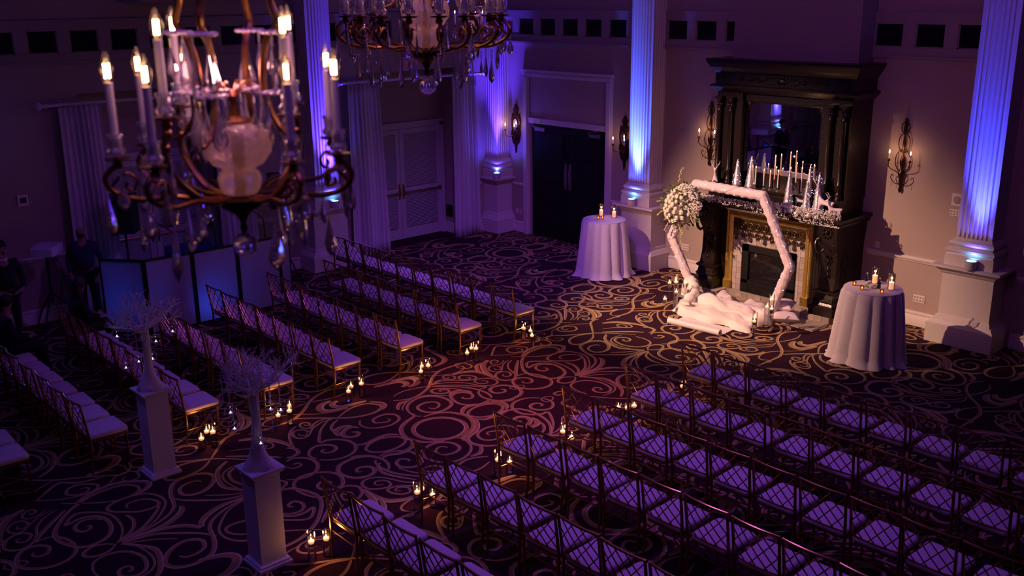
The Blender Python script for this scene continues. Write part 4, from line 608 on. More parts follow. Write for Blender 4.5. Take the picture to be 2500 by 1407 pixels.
# tiled surround
g=G(); pb(g,-10.52,-8.98,15.045,15.2,.10,1.48); g.build('tile_bed','grout',fp,smooth=False)
ts=[]
for i in range(4):
    g=G(); g.bevbox(-.048,.048,-.012,0,-.052,.052,.002); ts.append(g.build('tile','tile%d'%i,fp,smooth=False))
u3=[0]*4
for r in range(13):
    z=.155+.107*r
    for c in range(15):
        x=-10.455+.1005*c
        if -10.27<x<-9.20 and z<1.0: continue
        put(ts,u3,rnd.randrange(4),(x-FX,Y(15.045),z),(1,1,1))
# hanging fretwork lambrequin
g=G(); pb(g,-10.50,-9.00,15.022,15.034,1.24,1.46); pb(g,-10.50,-9.00,15.012,15.034,1.44,1.47)
for k in range(10):
    x=-10.43+.1515*k-FX; z=1.30
    if k in(0,9): 
        g.box(x-.065,x+.065,Y(15.005),Y(15.02),1.30,1.44); g.tube([(x+.05*cos(a),Y(15.0),1.37+.05*sin(a)) for a in [2*PI*e/12 for e in range(12)]],.008,5,closed=True); g.sphere((x,Y(15.0),1.37),.02,8,5,1,.5,1)
    else:
        g.tube([(x+.055*cos(a),Y(15.01),1.34+.055*sin(a)) for a in [2*PI*e/14 for e in range(14)]],.011,6,closed=True); g.sphere((x,Y(15.005),1.34),.026,8,5,1,.5,1)
    dl=(.10 if k%2 else .17)
    g.tube([(x,Y(15.015),1.25),(x,Y(15.015),1.25-dl)],[.016,.006],6)
    for s in (-1,1):
        g.tube(bez([(x,Y(15.015),1.24),(x+s*.045,Y(15.01),1.20),(x+s*.05,Y(15.01),1.15),(x+s*.02,Y(15.01),1.16)],4),.011,5)
        g.tube(bez([(x,Y(15.015),1.22-dl*.4),(x+s*.028,Y(15.01),1.19-dl*.5),(x+s*.018,Y(15.01),1.15-dl*.6)],3),.008,5)
    g.sphere((x,Y(15.01),1.24-dl),.022,6,4,1,.6,1.4)
g.build('fretwork_lambrequin','tarnish',fp)
# firebox
g=G()
BX0,BX1=-10.27,-9.17
for a in ((BX0,BX0+.14,14.99,15.06,.12,1.0),(BX1-.14,BX1,14.99,15.06,.12,1.0),(BX0,BX1,14.99,15.06,.88,1.0),(BX0,BX1,14.99,15.06,.28,.34),(BX0,BX1,14.99,15.06,.10,.13)): pb(g,*a)
pb(g,BX0+.12,BX1-.12,15.05,15.5,.33,.35); pb(g,BX0+.12,BX1-.12,15.48,15.5,.33,.9)
fb=g.build('firebox_frame','black_metal',fp,smooth=False)
g=G(); g.bevbox(BX0+.14-FX,BX1-.14-FX,-.008,.008,-.010,.010,.003); lv=g.build('louvre','black_metal',fb,smooth=False); lv.location=(0,Y(14.985),.155)
for k in range(1,4): inst(lv,fb,(0,Y(14.985),.155+.038*k))
g=G(); pb(g,BX0+.14,BX1-.14,15.03,15.036,.34,.88); g.build('glass_door','fire_glass',fb,smooth=False)
g=G()
for (x,z,a,l) in ((-10.0,.42,10,.5),(-9.6,.42,-14,.55),(-9.8,.52,32,.5),(-9.65,.50,-38,.45)):
    d=Vector((cos(R(a)),0,sin(R(a))))*l/2; c=Vector((x-FX,Y(15.022),z)); g.tube([tuple(c-d),tuple(c),tuple(c+d)],[.035,.045,.035],8)
for q in range(0): pass
lg=G()
for (x,z,a,l) in ((-10.0,.42,10,.5),(-9.6,.42,-14,.55),(-9.8,.52,32,.5),(-9.65,.50,-38,.45)):
    d=Vector((cos(R(a)),0,sin(R(a))))*l/2; c=Vector((x-FX,Y(15.25),z)); lg.tube([tuple(c-d),tuple(c),tuple(c+d)],[.035,.045,.035],8)
o=lg.build('log_pile','ash_log',fb); o['kind']='stuff'
# overmantel
g=G()
pb(g,-11.00,-10.46,15.02,YB,2.07,4.05); pb(g,-8.88,-8.34,15.02,YB,2.07,4.05); pb(g,-10.46,-8.88,15.10,YB,3.56,4.05); pb(g,-10.46,-8.88,15.13,YB,2.07,2.30); pb(g,-10.46,-8.88,15.30,YB,2.30,3.56)
g.build('overmantel_body','dark_wood',fp,smooth=False)
g=G(); L=[(1.36,.68,3.70),(1.40,.72,3.74),(1.44,.76,3.79),(1.44,.76,3.82),(1.37,.69,3.84)]
g.loft([[(-w,0,z),(-w,-v,z),(w,-v,z),(w,0,z)] for w,v,z in L])
L=[(1.37,.69,3.84),(1.37,.69,4.03),(1.39,.71,4.05),(1.41,.74,4.09),(1.44,.77,4.13),(1.48,.81,4.20),(1.50,.83,4.24),(1.50,.83,4.28)]
g.loft([[(-w,0,z),(-w,-v,z),(w,-v,z),(w,0,z)] for w,v,z in L]); g.build('cornice','dark_wood',fp,smooth=False)
g=G()
for k in range(26):
    a=2*PI*k/26; g.sphere((.33*cos(a),Y(14.985),3.93+.07*sin(a)),.018,6,4)
for s in (-1,1):
    g.tube(bez([(s*.36,Y(14.985),3.93),(s*.50,Y(14.97),3.97),(s*.62,Y(14.98),3.92),(s*.75,Y(14.975),3.96),(s*.86,Y(14.985),3.92)],5),[.02]*21,6); g.sphere((s*.45,Y(14.98),3.93),.03,8,5); 
    g.box(s*1.17-.10,s*1.17+.10,Y(14.975),Y(14.99),3.88,4.0)
    for k in range(5): g.sphere((s*1.17-.06+.03*k,Y(14.965),3.985-.006*(2-k)**2*0-.01*k*(4-k)),.014,6,4)
g.sphere((0,Y(14.98),3.93),.06,10,6,1.6,.4,1)
g.build('frieze_carving','dark_wood',fp)
ocol=None
def ocolumn(x):
    g=G(); y=14.97
    g.lathe([(.062,2.07),(.062,2.10),(.05,2.12),(.055,2.15),(.042,2.17),(.040,2.28),(.052,2.30),(.052,2.32),(.040,2.34),(.043,2.7),(.038,3.34),(.050,3.36),(.050,3.38),(.042,3.40),(.055,3.50),(.065,3.56),(.062,3.58)],14,(x-FX,Y(y),0))
    g.box(x-.07-FX,x+.07-FX,Y(y-.07),Y(15.05),3.58,3.62)
    for k in range(8): a=2*PI*k/8; g.sphere((x-FX+.052*cos(a),Y(y)+.052*sin(a),3.48),.018,6,4,1,1,1.6)
    g.build('colonnette','dark_wood',fp)
for x in (-10.90,-10.66,-8.68,-8.44): ocolumn(x)
# mirror with notched frame
g=G(); MX0,MX1,MZ0,MZ1=-10.44,-8.90,2.30,3.55
poly=[(MX0,MZ0),(MX1,MZ0),(MX1,MZ1-.14),(MX1-.05,MZ1-.12),(MX1-.10,MZ1-.05),(MX1-.12,MZ1),(MX0+.12,MZ1),(MX0+.10,MZ1-.05),(MX0+.05,MZ1-.12),(MX0,MZ1-.14)]
g.prism([(u-FX,v) for u,v in poly],Y(15.14),Y(15.15)); mi=g.build('mirror_plate','mirror',fp,smooth=False)
g=G(); g.tube([(u-FX,Y(15.135),v) for u,v in poly],.014,6,closed=True); g.tube([(-10.44-FX,Y(15.12),MZ1+.0),(-8.90-FX,Y(15.12),MZ1)],.02,6)
for s in (MX0+.05,MX1-.05): g.sphere((s-FX,Y(15.13),MZ1-.04),.05,8,5,1,.5,1)
g.build('mirror_moulding','dark_wood',fp)
# ================================================================== MANTEL DECOR
def leafcloud(g,cx,cy,cz,rx,ry,rz_,n,s=.03,q=rnd,kind='leaf'):
    for _ in range(n):
        while True:
            a,b,c=q.uniform(-1,1),q.uniform(-1,1),q.uniform(-1,1)
            if a*a+b*b+c*c<=1: break
        p=Vector((cx+a*rx,cy+b*ry,cz+c*rz_)); d=Vector((a,b,c+.2)).normalized(); t=d.cross(Vector((q.uniform(-1,1),q.uniform(-1,1),q.uniform(-1,1)))).normalized()
        k=s*q.uniform(.6,1.3)
        g.add([p,p+d*k*.5+t*k*.28,p+d*k,p+d*k*.5-t*k*.28],[(0,1,2,3)])
gar=thing('mantel_garland','white baby breath garland with blooms spilling over the mantel edge','garland',(0,0,0))
g=G(); q=random.Random(3)
x=-11.05
while x<-8.25:
    s=1.0 if x>-9.7 else .55
    leafcloud(g,x,14.68,1.80,.07,.06,.05*s,26,.035,q); x+=.05
o=g.build('greenery','leaf',gar,smooth=False); o['kind']='stuff'
g=G(); x=-11.05
while x<-8.22:
    s=1.0 if x>-9.8 else .5
    for _ in range(int(46*s)):
        p=(x+q.uniform(-.05,.05),14.66+q.uniform(-.07,.07),1.80+q.uniform(-.09,.13)*s); g.sphere(p,q.uniform(.008,.013),4,3)
    x+=.045
o=g.build('baby_breath','petal_cool',gar,smooth=False); o['kind']='stuff'
def rose_mesh(g,r,n=3):
    g.sphere((0,0,r*.35),r*.55,10,6)
    for lay,(rr,zz,cnt) in enumerate(((.62,.25,4),(.9,.05,5),(1.1,-.12,6))):
        for k in range(cnt):
            a=2*PI*(k+.5*lay)/cnt; u=Vector((cos(a),sin(a),0)); v=Vector((-sin(a),cos(a),0)); c=u*r*rr*.62+Vector((0,0,zz*r))
            P=[c-v*r*.5-Vector((0,0,r*.2)),c+v*r*.5-Vector((0,0,r*.2)),c+v*r*.62+u*r*.18+Vector((0,0,r*.35)),c+u*r*.34+Vector((0,0,r*.62)),c-v*r*.62+u*r*.18+Vector((0,0,r*.35))]
            g.add(P,[(0,1,2,3,4)])
g=G(); rose_mesh(g,.05); ROSE=g.build('rose','petal_cool',gar); ROSE.location=(-9.42,14.60,1.84); ROSE.rotation_euler=(R(60),0,0)
for (x,z) in ((-9.30,1.83),(-8.98,1.80),(-8.72,1.82),(-8.60,1.80),(-9.1,1.83)): inst(ROSE,gar,(x,14.59,z),(R(60),rnd.uniform(-.4,.4),rnd.uniform(0,6)))
def flame_mesh(g,c,h=.035,r=.007):
    h*=.8; g.lathe([(r*.3,0),(r,h*.3),(r*.75,h*.6),(r*.2,h*.95)],8,c)
# tapers
tp=[(-10.05,2.46,'farthest left of the front tapers'),(-9.88,2.43,'second from left of the front tapers'),(-9.75,2.42,'third from left of the front tapers'),(-9.59,2.45,'fourth from left of the front tapers'),(-9.73,2.68,'tall taper behind the front four'),(-9.43,2.77,'tallest taper in the middle'),(-9.30,2.60,'tall taper right of the tallest one'),(-9.13,2.55,'rightmost taper beside the glitter cones')]
for i,(x,zt,l) in enumerate(tp):
    y=14.95 if i not in(4,5,6) else 15.05
    t=thing('taper_candle','lit white taper on the mantel, %s'%l,'candle',(x,y,2.07),group='tapers on the mantel ledge')
    hb=.06+(.12 if i in(4,5,6) else .0)
    g=G(); g.lathe([(.034,0),(.034,.006),(.012,.014),(.010,hb-.03),(.018,hb-.02),(.02,hb),(.011,hb)],12); g.build('holder','silver',t)
    g=G(); g.lathe([(.011,hb-.01),(.0105,zt-2.07-.035),(.004,zt-2.07-.03)],10); c=g.build('candle','taper',t)
    g=G(); flame_mesh(g,(0,0,zt-2.07-.03)); g.build('flame','flame',c)
# glitter cone trees
for i,(x,y,z,h,r,l) in enumerate(((-10.44,14.95,2.07,.47,.085,'leftmost glitter cone tree on the mantel'),(-10.15,14.95,2.07,.55,.095,'second glitter cone tree from the left on the mantel'),(-9.24,14.76,1.79,.73,.10,'glitter cone tree just right of the arch corner'),(-8.88,14.74,1.79,.56,.085,'short glitter cone tree beside the big deer'),(-8.70,14.80,1.79,.74,.10,'glitter cone tree directly left of the big deer'),(-8.97,14.95,2.07,.55,.08,'glitter cone tree at the back in front of the mirror'))):
    t=thing('cone_tree',l,'ornament',(x,y,z),group='glitter cone trees')
    g=G(); pr_=[(r*(1-k/16)**.9+.004+.006*(k%2),h*k/16) for k in range(17)]; g.lathe([(0,0)]+pr_,12); g.build('cone','silver_tree',t)
    g=G(); q2=random.Random(i)
    for k in range(26):
        f=q2.random()**1.3; a=q2.uniform(0,2*PI); rr=r*(1-f)+.008; g.sphere((rr*cos(a),rr*sin(a),h*f),.0042,4,3)
    o=g.build('fairy_lights','fairy',t,smooth=False); o['kind']='stuff'
# deer
def deer(loc,s,rz,label,m='deer_white',antlers=True,headup=.0,lying=False):
    t=thing('deer_figurine',label,'ornament',loc,rz,group='white deer figurines'); t.scale=(s,s,s)
    lg=.0 if not lying else .30
    N={'hip':((-.22,0,.50-lg),.085),'bel':((-.02,0,.47-lg),.085),'che':((.20,0,.50-lg),.085),'nk':((.30,0,.66-lg),.05),'hd':((.36,0,.86-lg+headup),.042),'nose':((.50,0,.80-lg+headup),.024),'tail':((-.34,0,.54-lg),.02),'er1':((.33,.07,.93-lg),.015),'er2':((.33,-.07,.93-lg),.015)}
    E=[('hip','bel'),('bel','che'),('che','nk'),('nk','hd'),('hd','nose'),('hip','tail'),('hd','er1'),('hd','er2')]
    for n,(x,y,par) in dict(f1=(.22,.06,'che'),f2=(.18,-.06,'che'),b1=(-.26,.06,'hip'),b2=(-.22,-.06,'hip')).items():
        if lying:
            N[n+'k']=((x+.10,y*1.5,.08),.03); N[n+'h']=((x-.02,y*1.8,.03),.018); N[n+'t']=((x-.10,y*1.9,.02),.014)
        else:
            bk=-.05 if n[0]=='b' else .0
            N[n+'k']=((x+(.03 if n[0]=='b' else 0),y,.32),.036); N[n+'h']=((x+bk,y,.17),.019); N[n+'t']=((x+bk*.3,y,.0),.016)
        E+=[(par,n+'k'),(n+'k',n+'h'),(n+'h',n+'t')]
    skin('body',N,E,m,t,1)
    if antlers:
        g=G()
        for sd in (-1,1):
            b=Vector((.34,sd*.03,.90-lg)); P=[b,b+Vector((-.03,sd*.07,.10)),b+Vector((.0,sd*.13,.20)),b+Vector((.05,sd*.15,.30))]
            g.tube(bez(P,4),.012,5)
            for f in (1,2,3): g.tube([P[f],P[f]+Vector((.08,-sd*.01,.09-.02*f))],[.011,.005],5); 
            g.tube([P[1],P[1]+Vector((-.06,sd*.02,.08))],[.010,.005],5)
        g.build('antlers',m,t)
    return t
deer((-8.52,14.74,1.79),.52,R(168),'large white deer with antlers at the right end of the mantel')
deer((-8.32,14.70,1.79),.36,R(200),'small white fawn at the far right end of the mantel',headup=.04)
deer((-10.89,14.93,2.07),.46,R(-60),'white lying deer at the left end of the mantel',lying=True)
deer((-9.05,14.86,1.79),.40,R(175),'silver grey deer between the glitter cone trees',m='silver_tree')
deer((-10.36,14.90,2.07),.15,R(-60),'tiny silver deer between the two left glitter cones',m='silver_tree')
# ================================================================== SCONCES
def arm_candle(t,P,zc,cup=.02,h=.09):
    g=G(); g.tube(bez(P,5),.008,6); e=P[-1]; g.lathe([(.008,0),(cup*1.3,.012),(cup*1.5,.018),(cup,.022),(cup*.8,.045),(.004,.045)],10,e); a=g.build('arm','bronze_dark',t)
    g=G(); g.lathe([(.011,.04),(.011,.04+h)],8,e); g.build('candle_sleeve','candle_sleeve',a)
    g=G(); g.lathe([(.004,.04+h),(.012,.055+h),(.010,.075+h),(.003,.10+h)],8,e); g.build('bulb','bulb_filament',a)
def sconce_beaded(x,label):
    t=thing('wall_sconce',label,'wall sconce',(x,YB,0),group='beaded bronze wall sconces')
    g=G()
    for cz,rx,rz_ in ((3.27,.07,.09),(3.02,.095,.155),(2.73,.125,.185)):
        g.tube([(rx*cos(a),-.035,cz+rz_*sin(a)) for a in [2*PI*k/24 for k in range(24)]],.006,5,closed=True)
        for k in range(24): a=2*PI*k/24; g.sphere((rx*cos(a),-.035,cz+rz_*sin(a)),.011,5,4)
    fr=g.build('beaded_rings','bronze_dark',t)
    g=G(); g.lathe([(.006,2.2),(.02,2.22),(.028,2.26),(.018,2.30),(.03,2.36),(.035,2.44),(.05,2.50),(.055,2.54),(.03,2.58),(.022,2.62),(.035,2.66),(.045,2.72),(.03,2.78),(.012,2.84),(.016,2.92),(.026,3.0),(.018,3.10),(.010,3.16),(.03,3.24),(.022,3.32),(.03,3.36),(.024,3.41),(.005,3.43)],10,(0,-.04,0)); g.build('centre_spindle','bronze_dark',t)
    for s in (-1,1):
        arm_candle(t,[(s*.02,-.05,2.50),(s*.08,-.09,2.56),(s*.13,-.13,2.59),(s*.18,-.15,2.64),(s*.18,-.15,2.72)],0)
        g=G(); g.tube(bez([(s*.02,-.05,2.34),(s*.09,-.07,2.36),(s*.15,-.09,2.44),(s*.13,-.09,2.50),(s*.10,-.09,2.47)],5),.007,5)
        for k in range(8): g.sphere((s*.13,-.09,2.42-.016*k),.006,5,4)
        g.build('scroll_drop','bronze_dark',t)
    light('POINT','sconce_glow',(x,YB-.22,2.90),1.6,(1,.42,.2),shadow_soft_size=.01)
sconce_beaded(-7.72,'beaded bronze sconce with two lit candles right of the fireplace'); sconce_beaded(-11.585,'beaded bronze sconce with two lit candles left of the fireplace')
def sconce_mirror(x,label):
    t=thing('wall_sconce',label,'wall sconce',(x,YB,0),group='mirrored carved wall sconces')
    g=G(); o=[(0,1.87),(.02,1.93),(.025,2.03),(.10,2.10),(.13,2.20),(.15,2.32),(.13,2.42),(.145,2.50),(.15,2.62),(.13,2.68),(.12,2.76),(.06,2.74),(.045,2.80),(.08,2.86),(.04,2.90),(.015,2.97)]
    P=o+[(-a,b) for a,b in reversed(o[1:])]; g.prism(P,-.03,-.004); 
    for a,b in P: g.sphere((a*.9,-.03,b),.016,5,4)
    for k in range(10): g.sphere((.07*cos(2*PI*k/10),-.04,2.22+.07*sin(2*PI*k/10)),.02,5,4)
    g.sphere((0,-.05,2.22),.03,8,5); g.build('carved_back','bronze_dark',t)
    g=G(); g.prism([(.072*cos(2*PI*k/24),2.52+.13*sin(2*PI*k/24)) for k in range(24)],-.038,-.031); m=g.build('oval_mirror','mirror',t,smooth=False)
    g=G(); g.tube([(.08*cos(2*PI*k/24),-.036,2.52+.14*sin(2*PI*k/24)) for k in range(24)],.010,6,closed=True); g.build('oval_rim','bronze_dark',t)
    for s in (-1,1): arm_candle(t,[(s*.03,-.04,2.28),(s*.09,-.12,2.24),(s*.14,-.19,2.26),(s*.155,-.21,2.32),(s*.155,-.21,2.37)],0)
    light('POINT','sconce_glow',(x,YB-.26,2.56),1.0,(1,.42,.2),shadow_soft_size=.01)
sconce_mirror(-17.10,'carved sconce with oval mirror between corner pillar and black doors'); sconce_mirror(-13.76,'carved sconce with oval mirror right of the black doors')
# ================================================================== ARCH
HX=[(-10.69,.09),(-11.28,1.09),(-10.77,2.14),(-9.38,2.12),(-8.77,1.0),(-9.10,.09)]; HY=14.2
ar=thing('hexagon_arch','hexagonal wedding arch wrapped in gathered pink white fabric','wedding arch',(-10.0,HY,0))
def side_bar(p,q,seed):
    qd=random.Random(seed); g=G(); P=Vector((p[0]+10.0,0,p[1])); Q=Vector((q[0]+10.0,0,q[1])); d=(Q-P); L=d.length; d.normalize(); nr=Vector((-d.z,0,d.x)); rings=[]; n=26; m_=30
    ph=[qd.uniform(0,6) for _ in range(6)]
    for i in range(m_+1):
        f=i/m_; c=P+d*(L*f); ring=[]
        for j in range(n):
            a=2*PI*j/n
            r=.080*(1+.10*sin(9*a+f*14+ph[0])*sin(7*f*PI+ph[1])+.09*abs(sin(L*f*21+a*1.5+ph[2]))**2+.07*sin(L*f*39-a*2+ph[3])+.04*sin(3*a+ph[4]+f*6))
            ring.append(tuple(c+nr*r*cos(a)*.98+Vector((0,1,0))*r*sin(a)*.9))
        rings.append(ring)
    g.loft(rings); g.build('wrapped_side','drape',ar,sharp=80)
for i in range(5): side_bar(HX[i],HX[i+1],i)
side_bar(HX[5],HX[0],9)
for i,(x,z) in enumerate(HX): g=G(); g.sphere((x+10,0,z),.086 if i in(1,2,3,4) else .078,14,9); g.build('wrapped_corner','drape',ar)
g=G(); qd=random.Random(5)
for i in range(5):
    p,q=HX[i],HX[i+1]
    for k in range(11):
        f=(k+qd.random())/11; a=qd.uniform(-2.6,-.5); x=p[0]+(q[0]-p[0])*f; z=p[1]+(q[1]-p[1])*f; dx=q[0]-p[0]; dz=q[1]-p[1]; L=math.hypot(dx,dz); nx,nz=-dz/L,dx/L
        r=.087; g.sphere((x+10+nx*r*cos(a),r*sin(a),z+nz*r*cos(a)),.0042,5,4)
o=g.build('fairy_lights','fairy',ar,smooth=False); o['kind']='stuff'
g=G()
for i in range(5):
    p,q=HX[i],HX[i+1]; pts=[]; dx=q[0]-p[0]; dz=q[1]-p[1]; L=math.hypot(dx,dz); nx,nz=-dz/L,dx/L
    for k in range(40):
        f=k/39; a=f*9; r=.088; pts.append((p[0]+dx*f+10+nx*r*cos(a),r*sin(a),p[1]+dz*f+nz*r*cos(a)))
    g.tube(pts,.0016,4)
g.build('light_wire','silver',ar)
# flowers
fa=thing('flower_arrangement','large cluster of white roses and hydrangeas on the arch shoulder','flowers',(-10.98,14.08,1.75))
q=random.Random(11)
g=G(); rose_mesh(g,.058); r0=g.build('rose','petal',fa,label='cream rose'); first=True
spots=[]
tries=0
while len(spots)<78 and tries<6000:
    tries+=1
    d_=Vector((q.gauss(0,1),q.gauss(0,1)-.5,q.gauss(0,1))).normalized()
    if d_.y>.25: continue
    p=Vector((.30*d_.x,.22*d_.y,.34*d_.z)); p.x+=.25*p.z
    if all((p-s).length>.076 for s in spots): spots.append(p)
for i,p in enumerate(spots):
    d=Vector((p.x*1.2,-.5+p.y,p.z*1.2+.15)).normalized(); e=d.to_track_quat('Z','Y').to_euler(); s=q.uniform(.7,1.15)
    if i==0: r0.location=p; r0.rotation_euler=e
    else: inst(r0,fa,p,e,(s,s,s))
def puff(cx,cy,cz,r,n,g): 
    for _ in range(n):
        u=q.uniform(0,2*PI); v=q.uniform(-1,1); st=math.sqrt(1-v*v); g.sphere((cx+r*st*cos(u),cy+r*st*sin(u),cz+r*v),.013,5,3,1,1,.8)
for (x,y,z) in ((.22,-.10,.30),(.33,-.10,.20),(.40,-.08,.05),(.34,-.12,-.02),(.12,-.12,.33)):
    g=G(); puff(0,0,0,.085,120,g); o=g.build('hydrangea','petal_cool',fa); o.location=(x,y,z)
g=G(); leafcloud(g,0,-.02,0,.42,.16,.42,420,.07,q); leafcloud(g,.15,-.1,.12,.22,.16,.2,160,.07,q); o=g.build('foliage','leaf',fa,smooth=False); o['kind']='stuff'
g=G()
for (x,z,dx,dz,n) in ((-.02,.38,.06,.30,9),(-.32,-.12,-.14,-.12,8),(-.2,-.3,-.1,-.22,8),(.25,-.12,.14,-.2,9),(.1,-.38,-.02,-.3,9),(.0,-.35,.12,-.15,6),(-.36,.05,-.12,-.04,6)):
    pts=[(x+dx*k/n+.01*sin(k),-.1,z+dz*k/n) for k in range(n+1)]; g.tube(pts,.003,4)
    for k in range(2,n+1): g.sphere((pts[k][0]+q.uniform(-.02,.02),-.1+q.uniform(-.02,.02),pts[k][2]),.013,5,4,1,.6,1)
o=g.build('orchid_sprays','leaf_yellow',fa); o['kind']='stuff'
# ---- fleece and tulle heaped under the arch
t=thing('fabric_heap','heap of thick white fabric spread under the hexagon arch','fabric',(-9.85,13.9,0))
def heap(x0,x1,y0,y1,hf,nx,ny,m,nm,seed,edge=.08):
    g=G(); vs=[]
    for j in range(ny+1):
        for i in range(nx+1):
            u=i/nx; v=j/ny; e=min(1,min(u,1-u)/edge)*min(1,min(v,1-v)/edge)
            x=x0+(x1-x0)*u+.05*sin(9*v+seed)+.03*sin(17*v); y=y0+(y1-y0)*v+.05*sin(8*u+seed*2)+.03*sin(19*u+1)
            z=hf(u,v,x,y)*(e**.5)+.004; vs.append((x+9.85,y-13.9,z))
    fs=[(j*(nx+1)+i,j*(nx+1)+i+1,(j+1)*(nx+1)+i+1,(j+1)*(nx+1)+i) for j in range(ny) for i in range(nx)]
    g.add(vs,fs); return g.build(nm,m,t,sharp=85)
def hf1(u,v,x,y):
    a=.13+.018*sin(11*u+5*v)+.020*sin(5*u-8*v+1)+.012*sin(21*u+9*v+.5)+.04*max(0,1-abs(u-.02)*5)
    a+=.12*math.exp(-((u-.18)**2/.02+(v-.78)**2/.05)); a-=.05*math.exp(-((v-.55-.1*sin(5*u))**2)/.004)
    a+=.022*abs(sin(10*u+3*v*v))**4
    return a*(.75+.25*v)
heap(-10.62,-8.98,13.30,14.16,hf1,110,64,'fleece','fleece',1)
def hf2(u,v,x,y): return .10+.05*sin(16*u+3*v)+.04*sin(9*u+7*v)+.03*sin(31*u)
heap(-10.7,-9.2,13.95,14.62,hf2,80,30,'drape','tulle',3)
g=G(); q=random.Random(8)
pts=bez([(-10.95+9.85,.42,.02),(-10.85+9.85,.3,.22),(-10.72+9.85,.2,.36),(-10.5+9.85,.0,.26),(-10.45+9.85,-.3,.1)],7)
g.tube(pts,[.10+.025*sin(2.1*i) for i in range(len(pts))],16); g.build('bunched_fold','fleece',t,sharp=85)
# roll of runner
t=thing('aisle_runner','rolled white paper aisle runner lying in front of the arch','runner',(-9.655,12.83,.058),R(5.5))
g=G(); n=22; L=.50; prof=[]
g.loft([[(-L,.056*cos(a),.056*sin(a)) for a in [2*PI*k/n for k in range(n)]],[(L,.056*cos(a),.056*sin(a)) for a in [2*PI*k/n for k in range(n)]]],caps=False)
for s in (-L,L):
    g.loft([[(s,.056*cos(a),.056*sin(a)) for a in [2*PI*k/n for k in range(n)]],[(s,.030*cos(a),.030*sin(a)) for a in [2*PI*k/n for k in range(n)]],[(s*.9,.028*cos(a),.028*sin(a)) for a in [2*PI*k/n for k in range(n)]]],caps=False)
g.build('roll','paper_roll',t)
g=G(); g.loft([[(s,.024*cos(a),.024*sin(a)) for a in [2*PI*k/14 for k in range(14)]] for s in (-L+.02,L-.02)]); g.build('core','tarnish',t)
g=G(); g.loft([[(-L,.02,-.056),(-L,.46,-.054),(-L,.46,-.050),(-L,.02,-.050)],[(L,.02,-.056),(L,.46,-.054),(L,.46,-.050),(L,.02,-.050)]]); g.build('loose_end','paper_roll',t,smooth=False)
# pillows
def pillow(x,y,z,rx,rz,label,m='pillow'):
    t=thing('pillow',label,'pillow',(x,y,z),rz,group='pillows on the hearth'); t.rotation_euler=(rx,0,rz)
    n=16; g=G(); top=[];
    for sgn in (1,-1):
        vs=[]
        for j in range(n+1):
            for i in range(n+1):
                u=2*i/n-1; v=2*j/n-1; h=.085*((1-u**4)*(1-v**4))**.6; sx_=.21*(1-.10*(1-abs(v)**2)*0); k=1-.08*(1-v*v) ; k2=1-.08*(1-u*u)
                vs.append((u*.23*k,v*.20*k2,sgn*h))
        fs=[(j*(n+1)+i,j*(n+1)+i+1,(j+1)*(n+1)+i+1,(j+1)*(n+1)+i) for j in range(n) for i in range(n)]
        if sgn<0: fs=[f[::-1] for f in fs]
        g.add(vs,fs)
    g.build('cushion',m,t,sharp=80)
pillow(-8.86,14.30,.10,0,R(35),'lower lavender pillow on the hearth behind the vases'); pillow(-9.02,14.40,.245,R(4),R(20),'upper pale pillow lying on the lavender pillow')
# ================================================================== CANDLE VASES
LIT=[]
def vase(x,y,h,label,group,r=.042,cand=None,wl=None):
    t=thing('candle_vase',label,'candle vase',(x,y,0),group=group)
    cz=h*.66 if cand is None else cand
    g=G(); g.lathe([(0,0),(r,0),(r,h),(r-.003,h),(r-.003,.012),(0,.012)],20,caps=False); g.build('glass_cylinder','glass',t,sharp=30)
    g=G(); g.lathe([(r-.005,.014),(r-.005,cz-.012)],18); g.build('water','water_thin',t,sharp=30)
    g=G(); g.lathe([(r*.55,-.022),(r*.84,-.006),(r*.86,.006),(r*.6,.010),(0,.008)],16,(0,0,cz)); c=g.build('floating_candle','wax',t,label='cream floating candle')
    g=G(); flame_mesh(g,(0,0,cz+.012),.040,.0085); g.build('flame','flame',c)
    return t
def stem(x,y,h,label,group):
    t=thing('stemmed_candle_holder',label,'candle holder',(x,y,0),group=group); r=.040; b=h-.15
    g=G(); g.lathe([(0,0),(.045,0),(.045,.004),(.007,.012),(.006,b-.01),(.02,b),(r,b+.02),(r,h),(r-.003,h),(r-.003,b+.025),(0,b+.012)],20,caps=False); g.build('glass_goblet','glass',t,sharp=40)
    g=G(); g.lathe([(r-.006,b+.028),(r-.005,b+.085)],16); g.build('water','water_thin',t,sharp=30)
    g=G(); g.lathe([(r*.55,-.02),(r*.84,-.004),(r*.86,.008),(0,.010)],16,(0,0,b+.10)); c=g.build('floating_candle','wax',t)
    g=G(); flame_mesh(g,(0,0,b+.112),.040,.0085); g.build('flame','flame',c)
